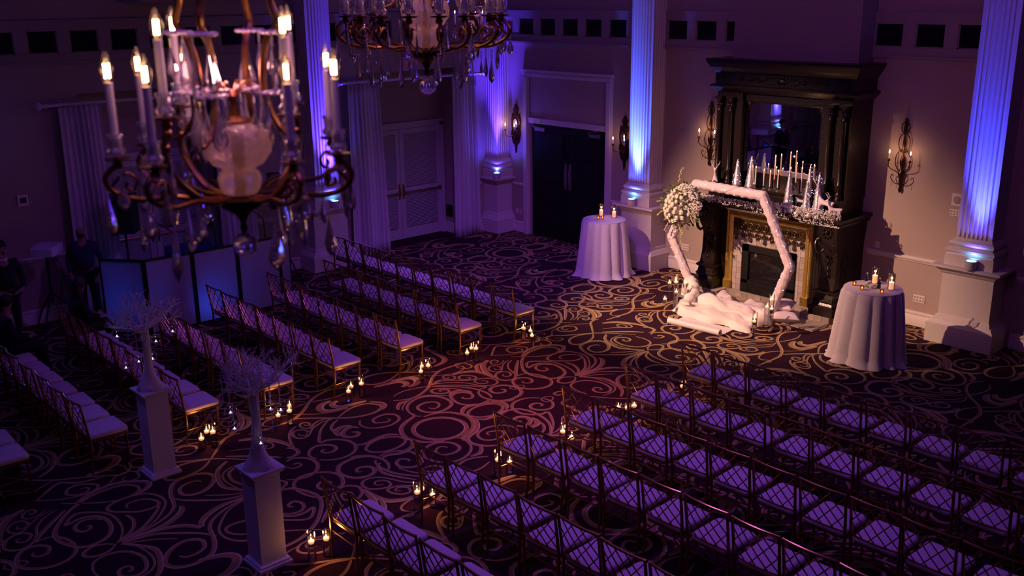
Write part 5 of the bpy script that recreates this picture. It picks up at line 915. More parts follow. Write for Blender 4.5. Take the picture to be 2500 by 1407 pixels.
CL=[('L',1,[(-11.27,10.45,.30),(-11.22,10.56,.21),(-11.10,10.48,.16)]),('L',2,[(-11.13,9.14,.21),(-11.17,9.26,.27),(-11.02,9.23,.33)]),('L',3,[(-10.97,8.13,.23),(-11.13,8.27,.22),(-11.00,8.29,.29)]),
('L',4,[(-11.04,6.93,.24),(-11.17,7.06,.24),(-11.06,7.16,.31)]),('L',5,[(-11.05,5.84,.19),(-10.94,5.95,.29),(-11.20,6.10,.21)]),('L',6,[(-11.03,4.76,.22),(-11.13,4.88,.26),(-10.99,4.90,.31)]),
('R',6,[(-7.86,4.40,.33),(-7.84,4.56,.30)]),('R',5,[(-7.95,5.78,.34),(-8.04,5.91,.28),(-7.90,5.95,.22)]),('R',4,[(-7.95,6.95,.33),(-7.91,7.10,.22)]),('R',3,[(-8.01,8.08,.30),(-7.89,8.12,.22)]),('R',2,[(-8.11,9.22,.22),(-8.04,9.32,.21),(-7.97,9.38,.26)]),('R',1,[(-8.0,10.43,.22),(-8.07,10.55,.22)])]
RN={1:'front',2:'second',3:'third',4:'fourth',5:'fifth',6:'sixth'}
for sd,row,L in CL:
    side='left' if sd=='L' else 'right'
    order=sorted(range(len(L)),key=lambda i:-L[i][2]); nm=['tall','middle','low'] if len(L)==3 else ['taller','lower']
    names={i:nm[k] for k,i in enumerate(order)}
    if len(L)==2: names={order[0]:'taller',order[1]:'lower'}
    for i,(x,y,h) in enumerate(L):
        vase(x,y,h,'%s glass vase with floating candle by the aisle end of the %s %s row'%(names[i],RN[row],side),'candle vases along the aisle')
    cx=sum(a[0] for a in L)/len(L); cy=sum(a[1] for a in L)/len(L)
    light('POINT','candle_glow',(cx,cy,.27),2.6,(1,.36,.13),shadow_soft_size=.03)
# arch side candles
vase(-10.61,13.53,.65,'tallest glass cylinder left of the arch fabric','candles left of the arch',.045,.50)
for (x,y,h,l) in ((-10.52,13.12,.34,'short stemmed candle glass nearest the camera left of the fabric'),(-10.42,13.30,.45,'stemmed candle glass touching the fabric at left'),(-10.89,13.70,.44,'leftmost stemmed candle glass by the arch'),(-10.72,13.93,.42,'stemmed candle glass nearest the left arch foot')): stem(x,y,h,l,'candles left of the arch')
for (x,y,h,l) in ((-8.76,13.24,.32,'short stemmed candle glass right of the fabric'),(-8.60,13.47,.52,'tall stemmed candle glass right of the fabric')): stem(x,y,h,l,'candles right of the arch')
vase(-8.73,13.66,.65,'tallest glass cylinder right of the arch fabric','candles right of the arch',.045,.56)
vase(-8.87,13.42,.36,'medium glass cylinder against the right edge of the fabric','candles right of the arch',.040,.27)
vase(-8.90,13.80,.45,'glass cylinder behind the stemmed candles at right','candles right of the arch',.042,.36)
light('POINT','candle_glow',(-10.6,13.45,.55),3,(1,.42,.18),shadow_soft_size=.05); light('POINT','candle_glow',(-8.78,13.5,.55),3,(1,.42,.18),shadow_soft_size=.05); light('POINT','taper_glow',(-9.6,14.85,2.62),2.5,(1,.42,.18),shadow_soft_size=.01)
# ================================================================== COCKTAIL TABLES
def cocktail(cx,cy,label,cl,seed):
    q=random.Random(seed); t=thing('cocktail_table',label,'table',(cx,cy,0),group='white draped cocktail tables')
    g=G(); g.lathe([(.28,0),(.28,.02),(.03,.05),(.03,1.07),(.38,1.085),(.38,1.105),(0,1.105)],24); g.build('pedestal_base','black_metal',t)
    c=thing('tablecloth',cl,'tablecloth',(cx,cy,0),group='white cloths on the cocktail tables')
    n=180; rings=[]; ph=[q.uniform(0,6) for _ in range(8)]
    for i in range(22):
        f=i/21; ring=[]
        for j in range(n):
            a=2*PI*j/n
            fold=sin(11*a+ph[0]+.9*sin(2*a+ph[1])+.5*f*sin(3*a+ph[4]))
            fold=2*abs(sin(6.5*a+ph[0]+.8*sin(2*a+ph[1])+.4*f*sin(3*a+ph[4])))**.75-1; sharp=fold
            r=.425+.10*f+(.022+.040*f**.5)*sharp*(.7+.3*sin(3*a+ph[2]))+.018*f*sin(5*a+ph[3])
            if f>.93: r+=(.05+.03*sin(7*a+ph[5]))*(f-.93)/.07
            if f==0: r=.42
            z=1.115-f*1.10
            if f<.06: z=1.118-f*1.08
            z=max(.006+.004*sin(9*a),z); ring.append((r*cos(a),r*sin(a),z))
        rings.append(ring)
    g=G(); vs=[p for r in rings for p in r]; g.add(vs,[(i*n+j,(i+1)*n+j,(i+1)*n+(j+1)%n,i*n+(j+1)%n) for i in range(21) for j in range(n)]); g.build('skirt','linen',c,sharp=80)
    g=G(); g.lathe([(.422,1.108),(.425,1.115),(.418,1.121),(0,1.121)],96); g.build('top_cloth','linen_top',c,sharp=60)
T1=(-7.00,13.66); T2=(-13.085,14.332)
cocktail(*T1,'round cocktail table under a floor length cloth right of the fireplace','white floor length tablecloth on the table right of the fireplace',4)
cocktail(*T2,'round cocktail table under a floor length cloth near the black doors','white floor length tablecloth on the table near the black doors',9)
def hurricane(x,y,label,ch):
    t=thing('hurricane_candle',label,'candle',(x,y,1.121),group='hurricane candles on the tables')
    g=G(); g.lathe([(0,0),(.050,0),(.052,.25),(.049,.25),(.047,.008),(0,.008)],20,caps=False); g.build('glass_hurricane','glass',t,sharp=30)
    g=G(); g.lathe([(.038,.010),(.038,ch),(.034,ch+.003),(.012,ch-.006),(0,ch-.006)],18); c=g.build('pillar_candle','wax',t)
    g=G(); flame_mesh(g,(0,0,ch-.002),.032,.007); g.build('flame','flame',c)
    light('POINT','candle_glow',(x,y,1.121+ch+.04),1.0,(1,.45,.2),shadow_soft_size=.02)
def votive(x,y,label):
    t=thing('votive',label,'votive candle',(x,y,1.121),group='gold votives on the tables')
    g=G(); g.lathe([(0,0),(.026,0),(.032,.065),(.029,.065),(.024,.006),(0,.006)],16,caps=False); g.build('amber_cup','amber',t,sharp=30)
    g=G(); g.lathe([(.022,.008),(.024,.03),(0,.03)],12); c=g.build('tealight','wax',t)
    g=G(); flame_mesh(g,(0,0,.03),.022,.006); g.build('flame','flame',c)
hurricane(-7.11,13.90,'hurricane glass with pillar candle at the back of the right table',.125); hurricane(-6.77,13.76,'hurricane glass with pillar candle at the right edge of the right table',.115)
hurricane(-13.32,14.50,'hurricane glass with pillar candle at the left of the table near the doors',.12); hurricane(-13.03,14.56,'hurricane glass with pillar candle at the right of the table near the doors',.12)
votive(-7.26,13.57,'gold votive at the left edge of the right table'); votive(-7.06,13.44,'gold votive at the front of the right table'); votive(-6.76,13.47,'gold votive at the right front of the right table')
votive(-13.16,14.24,'left one of two gold votives on the table near the doors'); votive(-13.10,14.30,'right one of two gold votives on the table near the doors')
for (x,y,l) in ((-7.21,13.84,'slim dark blue bottle at the back of the right table'),(-6.93,13.70,'dark blue bottle in front of the hurricane candle')):
    t=thing('bottle',l,'bottle',(x,y,1.121),group='blue bottles on the right table')
    g=G(); g.lathe([(.0,0),(.024,.0),(.026,.01),(.026,.09),(.012,.115),(.010,.145),(0,.145)],14); g.build('body','blue_bottle',t)
    g=G(); g.lathe([(.011,.145),(.011,.165),(0,.166)],10); g.build('cap','silver',t)
for i,(x,y,l) in enumerate(((-7.11,13.66,'white rose head on the right table, left one'),(-6.99,13.62,'white rose head on the right table, right one'))):
    t=thing('rose_head',l,'flower',(x,y,1.15),group='loose rose heads on the right table')
    o=inst(r0,t,(0,0,0)); g=G(); leafcloud(g,0,0,-.01,.05,.05,.015,20,.035,q); o2=g.build('leaves','leaf',t,smooth=False); o2['kind']='stuff'
# ================================================================== CHAIRS
def back_y(u,z): return -.065*max(0,(z-.45))/.47 -.030*(1-(u/.245)**2)*min(1,max(0,(z-.42)/.1))
ch=thing('gold_chair','prototype','chair',(0,0,0))
def rrect(w0,w1,d0,d1,z,r=.05,n=5):
    # trapezoid seat outline, rounded: back width w0 at y=d0, front width w1 at y=d1
    pts=[]
    for (x,y,a0) in ((w1-r,d1-r,0),(-w1+r,d1-r,90),(-w0+r,d0+r,180),(w0-r,d0+r,270)):
        for k in range(n): a=R(a0+90*k/(n-1)); pts.append((x+r*cos(a),y+r*sin(a),z))
    return pts
g=G(); g.loft([rrect(.205,.215,.015,.455,.425),rrect(.218,.228,.002,.468,.435),rrect(.222,.232,0,.47,.455),rrect(.215,.225,.008,.462,.478),rrect(.19,.20,.03,.44,.488)]); g.build('seat','seat_fabric',ch,sharp=60)
g=G(); g.loft([rrect(.212,.222,.008,.462,.400,.03),rrect(.216,.226,.004,.466,.404,.03),rrect(.216,.226,.004,.466,.424,.03)]); g.build('seat_frame','chair_gold',ch)
for s in (-1,1):
    g=G(); g.tube([(s*.205,.435,.40),(s*.203,.437,.22),(s*.20,.442,.0)],[.0155,.0145,.011],8); g.build('leg','chair_gold',ch)
for s in (-1,1):
    g=G(); g.tube([(s*.222,-.018,0),(s*.232,.0,.22),(s*.236,.002,.42),(s*.240,-.030,.68),(s*.243,-.066,.915)],[.012,.0155,.0165,.015,.0135],8); g.build('back_post','chair_gold',ch)
g=G(); g.tube([(u,back_y(u,.91)-.001,.905+.006*(1-(u/.245)**2)) for u in [-.246+.0492*k for k in range(11)]],.0135,8); g.build('top_rail','chair_gold',ch)
g=G(); g.tube([(u,back_y(u,.50),.50) for u in [-.236+.0472*k for k in range(11)]],.010,7)
def diag(u0,s,g):
    P=[]
    zs=[.50+.01*k for k in range(41)]
    for z in zs:
        u=u0+s*(z-.70)*.80
        if -.238<=u<=.238: P.append((u,back_y(u,z)+(.002 if s>0 else -.002),z))
    if len(P)>2: g.tube([P[0],P[len(P)//3],P[2*len(P)//3],P[-1]],.0062,5)
for u0 in (-.27,-.15,-.03,.09,.21): diag(u0,-1,g)
for u0 in (-.20,-.05,.10,.25): diag(u0,1,g)
o=g.build('lattice','chair_gold',ch); 
g=G()
for s in (-1,1): g.tube([(s*.203,.437,.20),(s*.230,.0,.20)],.008,6)
g.tube([(-.20,.437,.26),(.20,.437,.26)],.008,6); g.tube([(-.229,0,.30),(.229,0,.30)],.008,6); g.tube([(-.215,.22,.20),(.215,.22,.20)],.008,6)
g.build('stretchers','chair_gold',ch)
chq=random.Random(21); first=True
rowsL=[(10.19,10),(9.04,7),(7.90,7),(6.80,7),(5.71,6),(4.61,8),(3.44,7),(2.33,2)]
rowsR=[(10.12,9),(8.99,10),(7.88,10),(6.80,9),(5.68,7),(4.53,5)]
RN2=['front','second','third','fourth','fifth','sixth','seventh','last']
ncl={'L':['aisle end','second from the aisle','third from the aisle','fourth from the aisle','fifth from the aisle','sixth from the aisle','seventh from the aisle','eighth from the aisle','ninth from the aisle','tenth from the aisle']}
for sd,rows in (('L',rowsL),('R',rowsR)):
    for i,(yb,n) in enumerate(rows):
        for k in range(n):
            x=(-11.24-.25-.535*k) if sd=='L' else (-7.82+.25+.535*k)
            x+=chq.uniform(-.012,.012); y=yb+.065+chq.uniform(-.012,.012); rz=R(chq.uniform(-1.5,1.5))
            lab='gold lattice-back chair, %s, %s row of the %s block'%(ncl['L'][k],RN2[i],'left' if sd=='L' else 'right')
            gp='ceremony chairs %s of the aisle'%('left' if sd=='L' else 'right')
            if first: first=False; ch.location=(x,y,0); ch.rotation_euler=(0,0,rz); ch['label']=lab; ch['group']=gp; KID=[c for c in ch.children]
            else:
                c=ch.copy(); COL.objects.link(c); c.location=(x,y,0); c.rotation_euler=(0,0,rz); c['label']=lab; c['group']=gp
                for q_ in KID: d=q_.copy(); COL.objects.link(d); d.parent=c
# programmes on seats
def programme(x,y,rz,label,mark=True):
    t=thing('programme',label,'paper',(x,y,.489),rz,'paper programmes on the seats')
    g=G(); g.add([(-.11,-.075,.0),(.11,-.075,.0),(.11,.075,.012),(-.11,.075,.006),(-.11,-.075,.003),(.11,-.075,.003),(.11,.075,.015),(-.11,.075,.009)],[(0,3,2,1),(4,5,6,7),(0,1,5,4),(1,2,6,5),(2,3,7,6),(3,0,4,7)]); g.build('sheet','paper',t,smooth=False)
    if mark:
        g=G(); g.tube(bez([(-.01,-.03,.0085),(.0,.02,.0105),(.03,.03,.013),(.02,-.005,.0115),(-.005,0,.010),(.03,-.035,.010)],4),.0018,4); g.build('script_letter','ink',t)
programme(-6.50,10.40,R(-15),'white programme on the third chair of the front right row'); programme(-3.30,10.42,R(-20),'white programme on a chair near the right picture edge, front right row')
programme(-12.45,10.42,R(20),'crumpled pale programme on the front left row, nearer the aisle',False); programme(-14.68,10.42,R(-10),'pale programme midway along the front left row',False)
t=thing('scattered_petals','dark petals scattered on pale seats of the sixth left row','petals',(-13.62,4.9,.49))
g=G(); q=random.Random(4)
for _ in range(16): g.sphere((q.uniform(-.18,.18),q.uniform(-.15,.15),.006),.011,5,3,1,1,.3)
o=g.build('petals','coat_dark',t); o['kind']='stuff'
# ================================================================== PEDESTALS AND CRYSTAL TREES
def pedestal(x,y,h,label):
    t=thing('display_pedestal',label,'pedestal',(x,y,0),0,'white display pedestals')
    g=G(); g.loft([[(-w,-w,z),(w,-w,z),(w,w,z),(-w,w,z)] for w,z in ((.18,0),(.18,.028),(.172,.034),(.165,.036),(.165,.055),(.155,.062))]); g.build('base_moulding','white_paint',t,smooth=False)
    g=G(); g.box(-.135,.135,-.135,.135,.055,h-.05); g.build('column','white_paint',t,smooth=False)
    g=G(); g.loft([[(-w,-w,z),(w,-w,z),(w,w,z),(-w,w,z)] for w,z in ((.145,h-.055),(.155,h-.045),(.165,h-.04),(.165,h-.025),(.18,h-.018),(.18,h))]); g.build('top_moulding','white_paint',t,smooth=False)
def manz(x,y,h,label,seed,fork,spread):
    q=random.Random(seed); t=thing('branch_tree',label,'decorative tree',(x,y,h),0,'white branch trees on pedestals')
    g=G(); n=14; rings=[]
    prof=[(.150,0),(.145,.02),(.12,.07),(.088,.13),(.062,.20),(.047,.28),(.043,.42),(.042,.55),(.046,.66),(.052,fork)]
    for r,z in prof: rings.append([(r*(1+.14*sin(3*a+9*z)+.10*sin(7*a+z*20)*(1-min(1,z*3)))*cos(a),r*(1+.14*sin(3*a+9*z))*sin(a),z) for a in [2*PI*j/n for j in range(n)]])
    g.loft(rings); 
    for _ in range(9): a=q.uniform(0,6.28); g.sphere((.09*cos(a),.09*sin(a),.03),.045,8,5,1,1,.8)
    g.build('trunk','plaster',t,sharp=80)
    cnt=[0]
    def branch(p,d,L,r,depth,g):
        P=[p]; k=5; dd=d.copy()
        for i in range(k):
            dd=(dd+Vector((q.uniform(-.34,.34),q.uniform(-.34,.34),q.uniform(-.20,.28)))).normalized(); P.append(P[-1]+dd*L/k)
        rr=[max(.0030,r*(1-.6*i/k)) for i in range(k+1)]
        g.tube(P,rr,5 if depth<2 else 4)
        if depth<4:
            for i in (2,3,4,5):
                if depth<2 or q.random()<.82:
                    nd=(dd+Vector((q.uniform(-.9,.9),q.uniform(-.9,.9),q.uniform(-.25,.7)))).normalized(); branch(P[i],nd,L*q.uniform(.5,.75),rr[i]*.65,depth+1,g)
    nb=12
    for i in range(nb):
        a=2*PI*i/nb+q.uniform(-.3,.3); e=q.uniform(.25,1.0); g=G()
        d=Vector((cos(a)*spread,sin(a)*spread,e)).normalized(); branch(Vector((.03*cos(a),.03*sin(a),fork-.03)),d,q.uniform(.21,.28),.019,1,g)
        o=g.build('branch','branch',t)
    return t
def orb(x,y,z,top,label,bare=False):
    t=thing('hanging_orb',label,'hanging ornament',(x,y,z),group='glass orbs hung from the branch trees')
    g=G(); zz=.055
    while zz<top: g.sphere((.004*sin(zz*60),0,zz),.0075,6,4); zz+=.017
    o=g.build('crystal_strand','crystal',t); o['kind']='stuff'
    if not bare:
        g=G(); g.sphere((0,0,0),.058,22,14); g.build('glass_orb','glass',t)
        g=G(); g.lathe([(.018,-.050),(.02,-.036),(0,-.035)],12); c=g.build('tealight','wax_cool',t)
        g=G(); flame_mesh(g,(0,0,-.034),.024,.006); g.build('flame','led_flame',c)
pedestal(-10.79,4.12,1.07,'tall white pedestal farther from camera under the left branch tree'); pedestal(-8.155,4.07,1.045,'tall white pedestal nearest the camera under the right branch tree')
manz(-10.79,4.12,1.07,'white bare branch tree on the far left pedestal',5,.76,1.15); manz(-8.155,4.07,1.045,'white bare branch tree on the nearer pedestal',12,.80,1.15)
ORBS=[(-10.847, 3.83, 1.789, 0.2, 'left of the left tree trunk, uppermost'), (-10.843, 4.261, 1.627, 0.35, 'right of the left tree trunk, upper one'), (-10.913, 4.5, 1.674, 0.38, 'far right of the left tree over the chairs'), (-11.012, 4.099, 1.372, 0.3, 'directly left of the left tree trunk'), (-10.882, 4.214, 1.412, 0.26, 'right of the left tree trunk, lower one'), (-10.876, 3.896, 1.386, 0.26, 'lowest and farthest left of the left tree'), (-8.254, 3.872, 1.667, 0.35, 'left of the nearer tree, upper one'), (-8.334, 3.935, 1.458, 0.22, 'left of the nearer tree, lower one'), (-7.99, 4.02, 1.393, 0.45, 'in front of the nearer tree trunk'), (-8.222, 4.271, 1.597, 0.32, 'right of the nearer tree trunk, nearer the trunk'), (-8.224, 4.38, 1.552, 0.3, 'right of the nearer tree among the aisle candles')]
for x,y,z,s,l in ORBS: orb(x,y,z,s,'glass tealight orb '+l)
BARE=[(-8.206, 4.528, 1.661, 0.42, 'bare crystal strand at the far right of the nearer tree'), (-8.175, 4.254, 1.298, 0.62, 'bare crystal strand hanging lowest right of the nearer trunk'), (-8.28, 3.819, 1.675, 0.35, 'bare crystal strand at the left of the nearer tree'), (-11.135, 4.057, 1.537, 0.3, 'bare crystal strand left of the left trunk'), (-10.944, 4.278, 1.733, 0.42, 'bare crystal strand right of the left trunk')]
for x,y,z,s,l in BARE: orb(x,y,z,s,l,True)
# ================================================================== DJ BOOTH AND EQUIPMENT
bt=thing('booth_screen','folding five panel black framed white screen in front of the equipment','screen',(0,0,0))
BP=[(-16.36,5.63),(-15.75,6.13),(-15.72,6.95),(-15.72,7.77),(-15.72,8.60),(-16.30,9.12)]
for (a,b) in zip(BP[:-1],BP[1:]):
    A=Vector((a[0],a[1],0)); B=Vector((b[0],b[1],0)); d=(B-A).normalized(); L=(B-A).length; ang=math.atan2(d.y,d.x)
    f=thing('x','x','x'); bpy.data.objects.remove(f)
    g=G(); k=.035
    for s in ((0.005,k,-.02,.02,.0,1.29),(L-k,L-.005,-.02,.02,0,1.29),(k,L-k,-.02,.02,.0,k),(k,L-k,-.02,.02,1.29-k,1.29)): g.box(*s)
    fr=g.build('panel_frame','black_metal',bt,smooth=False); fr.location=A; fr.rotation_euler=(0,0,ang)
    g=G(); g.box(k,L-k,-.004,.004,k,1.29-k); g.build('scrim_panel','scrim',fr,smooth=False)
light('SPOT','booth_blue',(-16.25,7.05,.25),34,(.01,.10,1),(-15.72,7.35,.42),spot_size=R(120),spot_blend=1,shadow_soft_size=.1)
light('SPOT','booth_blue',(-16.55,6.45,.35),26,(.01,.10,1),(-16.05,5.88,.75),spot_size=R(120),spot_blend=1,shadow_soft_size=.1)
t=thing('equipment_table','black table with equipment behind the folding screen','table',(-16.65,7.2,0))
g=G(); g.box(-.35,.35,-.9,.9,.92,.97); g.build('tabletop','black_plastic',t,smooth=False)
for sx_ in (-.3,.3):
    for sy_ in (-.85,.85): g=G(); g.tube([(sx_,sy_,0),(sx_,sy_,.92)],.02,8); g.build('leg','black_metal',t)
t=thing('mixer_console','blue lit console on the equipment table behind the screen','mixer',(-16.62,7.35,.97),R(0))
g=G(); g.loft([[(-.2,-.4,0),(.2,-.4,0),(.2,.4,0),(-.2,.4,0)],[(-.2,-.4,.22),(.2,-.4,.10),(.2,.4,.10),(-.2,.4,.22)]]); g.build('casing','casing_blue_lit',t,smooth=False)
g=G()
for i in range(5):
    for j in range(9): z=.105+.12*(.2-(-.12+.07*i))/.4; g.lathe([(.012,0),(.010,.02),(0,.02)],8,(-.12+.07*i,-.34+.085*j,z))
o=g.build('knobs','black_plastic',t); o['kind']='stuff'
def speaker(x,y,label):
    s=thing('speaker_stand','black speaker stand behind the folding screen'+label[1],'stand',(x,y,0))
    g=G(); g.tube([(0,0,.0),(0,0,1.52)],.02,8); g.build('pole','black_metal',s)
    for k in range(3): a=2*PI*k/3+.3; g=G(); g.tube([(0,0,.75),(.45*cos(a),.45*sin(a),.012)],.013,6); g.build('leg','black_metal',s)
    b=thing('loudspeaker',label[0],'speaker',(x,y,1.52),R(60))
    g=G(); g.loft([[(-.17,-.16,z),(.17,-.16,z),(.23,.18,z),(-.23,.18,z)] for z in (0,.66)]); g.build('cabinet','black_plastic',b,smooth=False)
    g=G()
    for z,r in ((.2,.15),(.5,.07)): g.lathe([(r,0),(r,.008),(r*.8,.012),(r*.3,.004),(0,.004)],18,(0,0,0)); 
    g2=G()
    for z,r in ((.2,.15),(.5,.07)):
        g2.lathe([(r,0),(r,.008),(r*.8,.012),(r*.3,.004),(0,.004)],18); 
        n=5*18; 
        g2.xf(Matrix.Translation((0,.185,z))@Matrix.Rotation(R(-90),4,'X'),len(g2.v)-n)
    g2.build('drivers','black_metal',b)
speaker(-16.95,6.35,('tall black loudspeaker on a stand left behind the screen',', left one'))
speaker(-16.9,9.35,('black loudspeaker right behind the screen hidden by crystals',', right one'))
for (x,y,l) in ((-16.35,7.0,'left'),(-16.45,7.75,'middle'),(-16.5,8.75,'right')):
    t=thing('microphone_stand','thin black microphone stand behind the screen, %s one'%l,'mic stand',(x,y,0))
    g=G(); g.lathe([(.13,0),(.13,.015),(.02,.03)],16); g.build('base','black_metal',t)
    g=G(); g.tube([(0,0,.02),(0,0,1.45),(.02,-.25,1.68)],.010,6); g.build('pole','black_metal',t)
    g=G(); g.tube([(.02,-.25,1.68),(.03,-.38,1.74)],[.014,.024],8); g.build('microphone','black_plastic',t)
# projector on a tripod
t=thing('projector_tripod','black tripod carrying the white projector at far left','tripod',(-16.98,5.02,0))
g=G(); g.tube([(0,0,.55),(0,0,1.36)],[.025,.02],8); g.build('centre_pole','black_metal',t)
for k,a in enumerate((R(200),R(320),R(80))):
    g=G(); g.tube([(0,0,.72),(.30*cos(a),.30*sin(a),.38),(.50*cos(a),.50*sin(a),.012)],[.02,.018,.014],6); g.build('leg','black_metal',t)
g=G(); g.box(-.12,.12,-.12,.12,1.355,1.375); g.build('tray','black_metal',t,smooth=False)
p=thing('projector','white projector on a tripod at the far left','projector',(-16.95,5.03,1.376),R(-38))
g=G(); g.loft([rrect(.19,.19,-.25,.25,z,.04)for z in (.02,.0)][::-1]+[rrect(.19,.19,-.25,.25,.13,.04),rrect(.18,.18,-.24,.24,.145,.04)]); g.xf(Matrix.Rotation(R(90),4,'Z')); g.build('casing','projector',p,sharp=30)
g=G(); g.lathe([(.058,0),(.058,.03),(.045,.04),(.042,.015),(0,.012)],20); g.xf(Matrix.Translation((.10,-.19,.075))@Matrix.Rotation(R(90),4,'X')); g.build('lens_ring','black_plastic',p)
g=G(); g.sphere((.10,-.205,.075),.036,14,8,1,.4,1); g.build('lens','lens',p)
g=G(); 
for k in range(7): g.box(-.20+.025*k,-.19+.025*k,-.193,-.188,.04,.11)
g.build('vents','band_paint',p,smooth=False)
# cable along the wall
g=G(); g.tube(bez([(-17.65,5.35,1.15),(-17.66,5.45,.9),(-17.65,5.40,.6),(-17.6,5.35,.35),(-17.45,5.2,.02)],6),.006,5); tag(g.build('power_cable','black_plastic'),'black cable hanging down the far left wall','cable')
# ================================================================== PEOPLE
def person(loc,rz,N,E,label,skin_m,cloth,hair,extra=None):
    t=thing('person',label,'person',loc,rz)
    skin('body',{a:(p,(r*.72 if a in('pel','wai','che','lsh','rsh','lhp','rhp','lkn','rkn','lel','rel') else r)) for a,(p,r) in N.items()},E,skin_m,t,1)
    for nm,m,NN,EE in cloth: skin(nm,NN,EE,m,t,1)
    for nm,m,fn in hair: g=G(); fn(g); g.build(nm,m,t,sharp=80)
    return t
def fingers(N,E,hand,pre,base,dirv,side,r=.008):
    b=Vector(base); d=Vector(dirv).normalized(); s=Vector(side).normalized()
    for i,(o,l) in enumerate(((-.03,.065),(-.01,.075),(.01,.07),(.03,.055))):
        a=b+s*o+d*.05; m=a+d*l*.5+Vector((0,0,-.008)); e=a+d*l+Vector((0,0,-.022))
        N[pre+'a%d'%i]=(tuple(a),r*1.15); N[pre+'m%d'%i]=(tuple(m),r); N[pre+'e%d'%i]=(tuple(e),r*.8); E+=[(hand,pre+'a%d'%i),(pre+'a%d'%i,pre+'m%d'%i),(pre+'m%d'%i,pre+'e%d'%i)]
    a=b-s*.045+d*.01; e=a+d*.045-s*.012; N[pre+'t0']=(tuple(a),r*1.2); N[pre+'t1']=(tuple(e),r); E+=[(hand,pre+'t0'),(pre+'t0',pre+'t1')]
def standing(h,arm):
    # facing -y locally; arm: dict of elbow/hand positions
    k=h/1.78; N={}; S=lambda x,y,z:(x*k,y*k,z*k)
    N['pel']=(S(0,0,.95),.13*k); N['wai']=(S(0,.0,1.10),.125*k); N['che']=(S(0,0,1.30),.145*k); N['nec']=(S(0,-.01,1.50),.058*k); N['hd']=(S(0,-.02,1.62),.082*k); N['top']=(S(0,-.01,1.70),.070*k); N['chin']=(S(0,-.06,1.575),.045*k); N['nose']=(S(0,-.105,1.625),.012*k)
    E=[('pel','wai'),('wai','che'),('che','nec'),('nec','hd'),('hd','top'),('hd','chin'),('hd','nose')]
    for s,n in ((-1,'l'),(1,'r')):
        N[n+'sh']=(S(s*.19,0,1.40),.060*k); N[n+'el']=(S(*arm[n][0]),.043*k); N[n+'wr']=(S(*arm[n][1]),.028*k); N[n+'hn']=(S(*arm[n][2]),.032*k)
        E+=[('che',n+'sh'),(n+'sh',n+'el'),(n+'el',n+'wr'),(n+'wr',n+'hn')]
        N[n+'hp']=(S(s*.09,0,.88),.09*k); N[n+'kn']=(S(s*.10,-.01,.48),.058*k); N[n+'an']=(S(s*.10,.02,.09),.040*k); N[n+'to']=(S(s*.11,-.14,.035),.035*k)
        E+=[('pel',n+'hp'),(n+'hp',n+'kn'),(n+'kn',n+'an'),(n+'an',n+'to')]
        N[n+'ear']=(S(s*.078,.0,1.62),.014*k); E.append(('hd',n+'ear'))
        d=Vector(arm[n][2])-Vector(arm[n][1]); fingers(N,E,n+'hn',n+'f',S(*arm[n][2]),tuple(d) if d.length>0 else (0,0,-1),(1,0,0))
    return N,E
def sub(N,E,keys,f):
    return {a:(N[a][0],N[a][1]*f) for a in keys},[e for e in E if e[0] in keys and e[1] in keys]
# bald masked man behind the projector
A={'l':((-.27,.03,1.12),(-.22,-.14,.95),(-.19,-.21,.92)),'r':((.26,.04,1.10),(.24,-.10,.92),(.22,-.17,.88))}
N_,E_=standing(1.80,A)
up,ue=sub(N_,E_,['pel','wai','che','lsh','rsh','lel','rel','lwr','rwr'],1.14); up['che']=(up['che'][0],.165); up['nb']=((0,-.01,1.50),.066); ue.append(('che','nb'))
lo,le=sub(N_,E_,['pel','lhp','rhp','lkn','rkn','lan','ran'],1.17)
def fmask(g): g.sphere((0,-.062,1.605),.062,12,8,1.05,.85,.80)
def eyes(g):
    for s in(-1,1): g.sphere((s*.032,-.096,1.665),.011,8,5)
def shoes(g):
    for s in(-1,1): g.sphere((s*.11,-.08,.045),.055,10,6,.85,2.0,.8)
person((-16.98,5.62,0),R(62),N_,E_,'bald man in dark blue shirt and black face mask standing behind the projector','skin',[('shirt','shirt_blue',up,ue),('trousers','suit_black',lo,le)],[('face_mask','suit_black',fmask),('eyes','hair_black',eyes),('shoes','suit_black',shoes)])
# man in a black suit at the left picture edge
A={'l':((-.27,.02,1.12),(-.20,-.16,.98),(-.12,-.22,.97)),'r':((.27,.02,1.12),(.20,-.16,.98),(.12,-.22,.97))}
N_,E_=standing(1.80,A)
up,ue=sub(N_,E_,['pel','wai','che','lsh','rsh','lel','rel','lwr','rwr'],1.20); up['che']=(up['che'][0],.175); lo,le=sub(N_,E_,['pel','lhp','rhp','lkn','rkn','lan','ran'],1.2)
def hair1(g): g.sphere((0,.012,1.695),.098,14,9,.98,1.05,1.0)
def collar(g): g.tube([(.068*cos(a),-.01+.068*sin(a),1.49+.012*sin(a)) for a in [2*PI*k/16 for k in range(16)]],.014,6,closed=True)
person((-16.66,4.26,0),R(95),N_,E_,'dark haired man in a black suit standing at the left picture edge','skin',[('suit_jacket','suit_black',up,ue),('trousers','suit_black',lo,le)],[('hair','hair_black',hair1),('shirt_collar','paper',collar),('eyes','hair_black',eyes),('shoes','suit_black',shoes)])
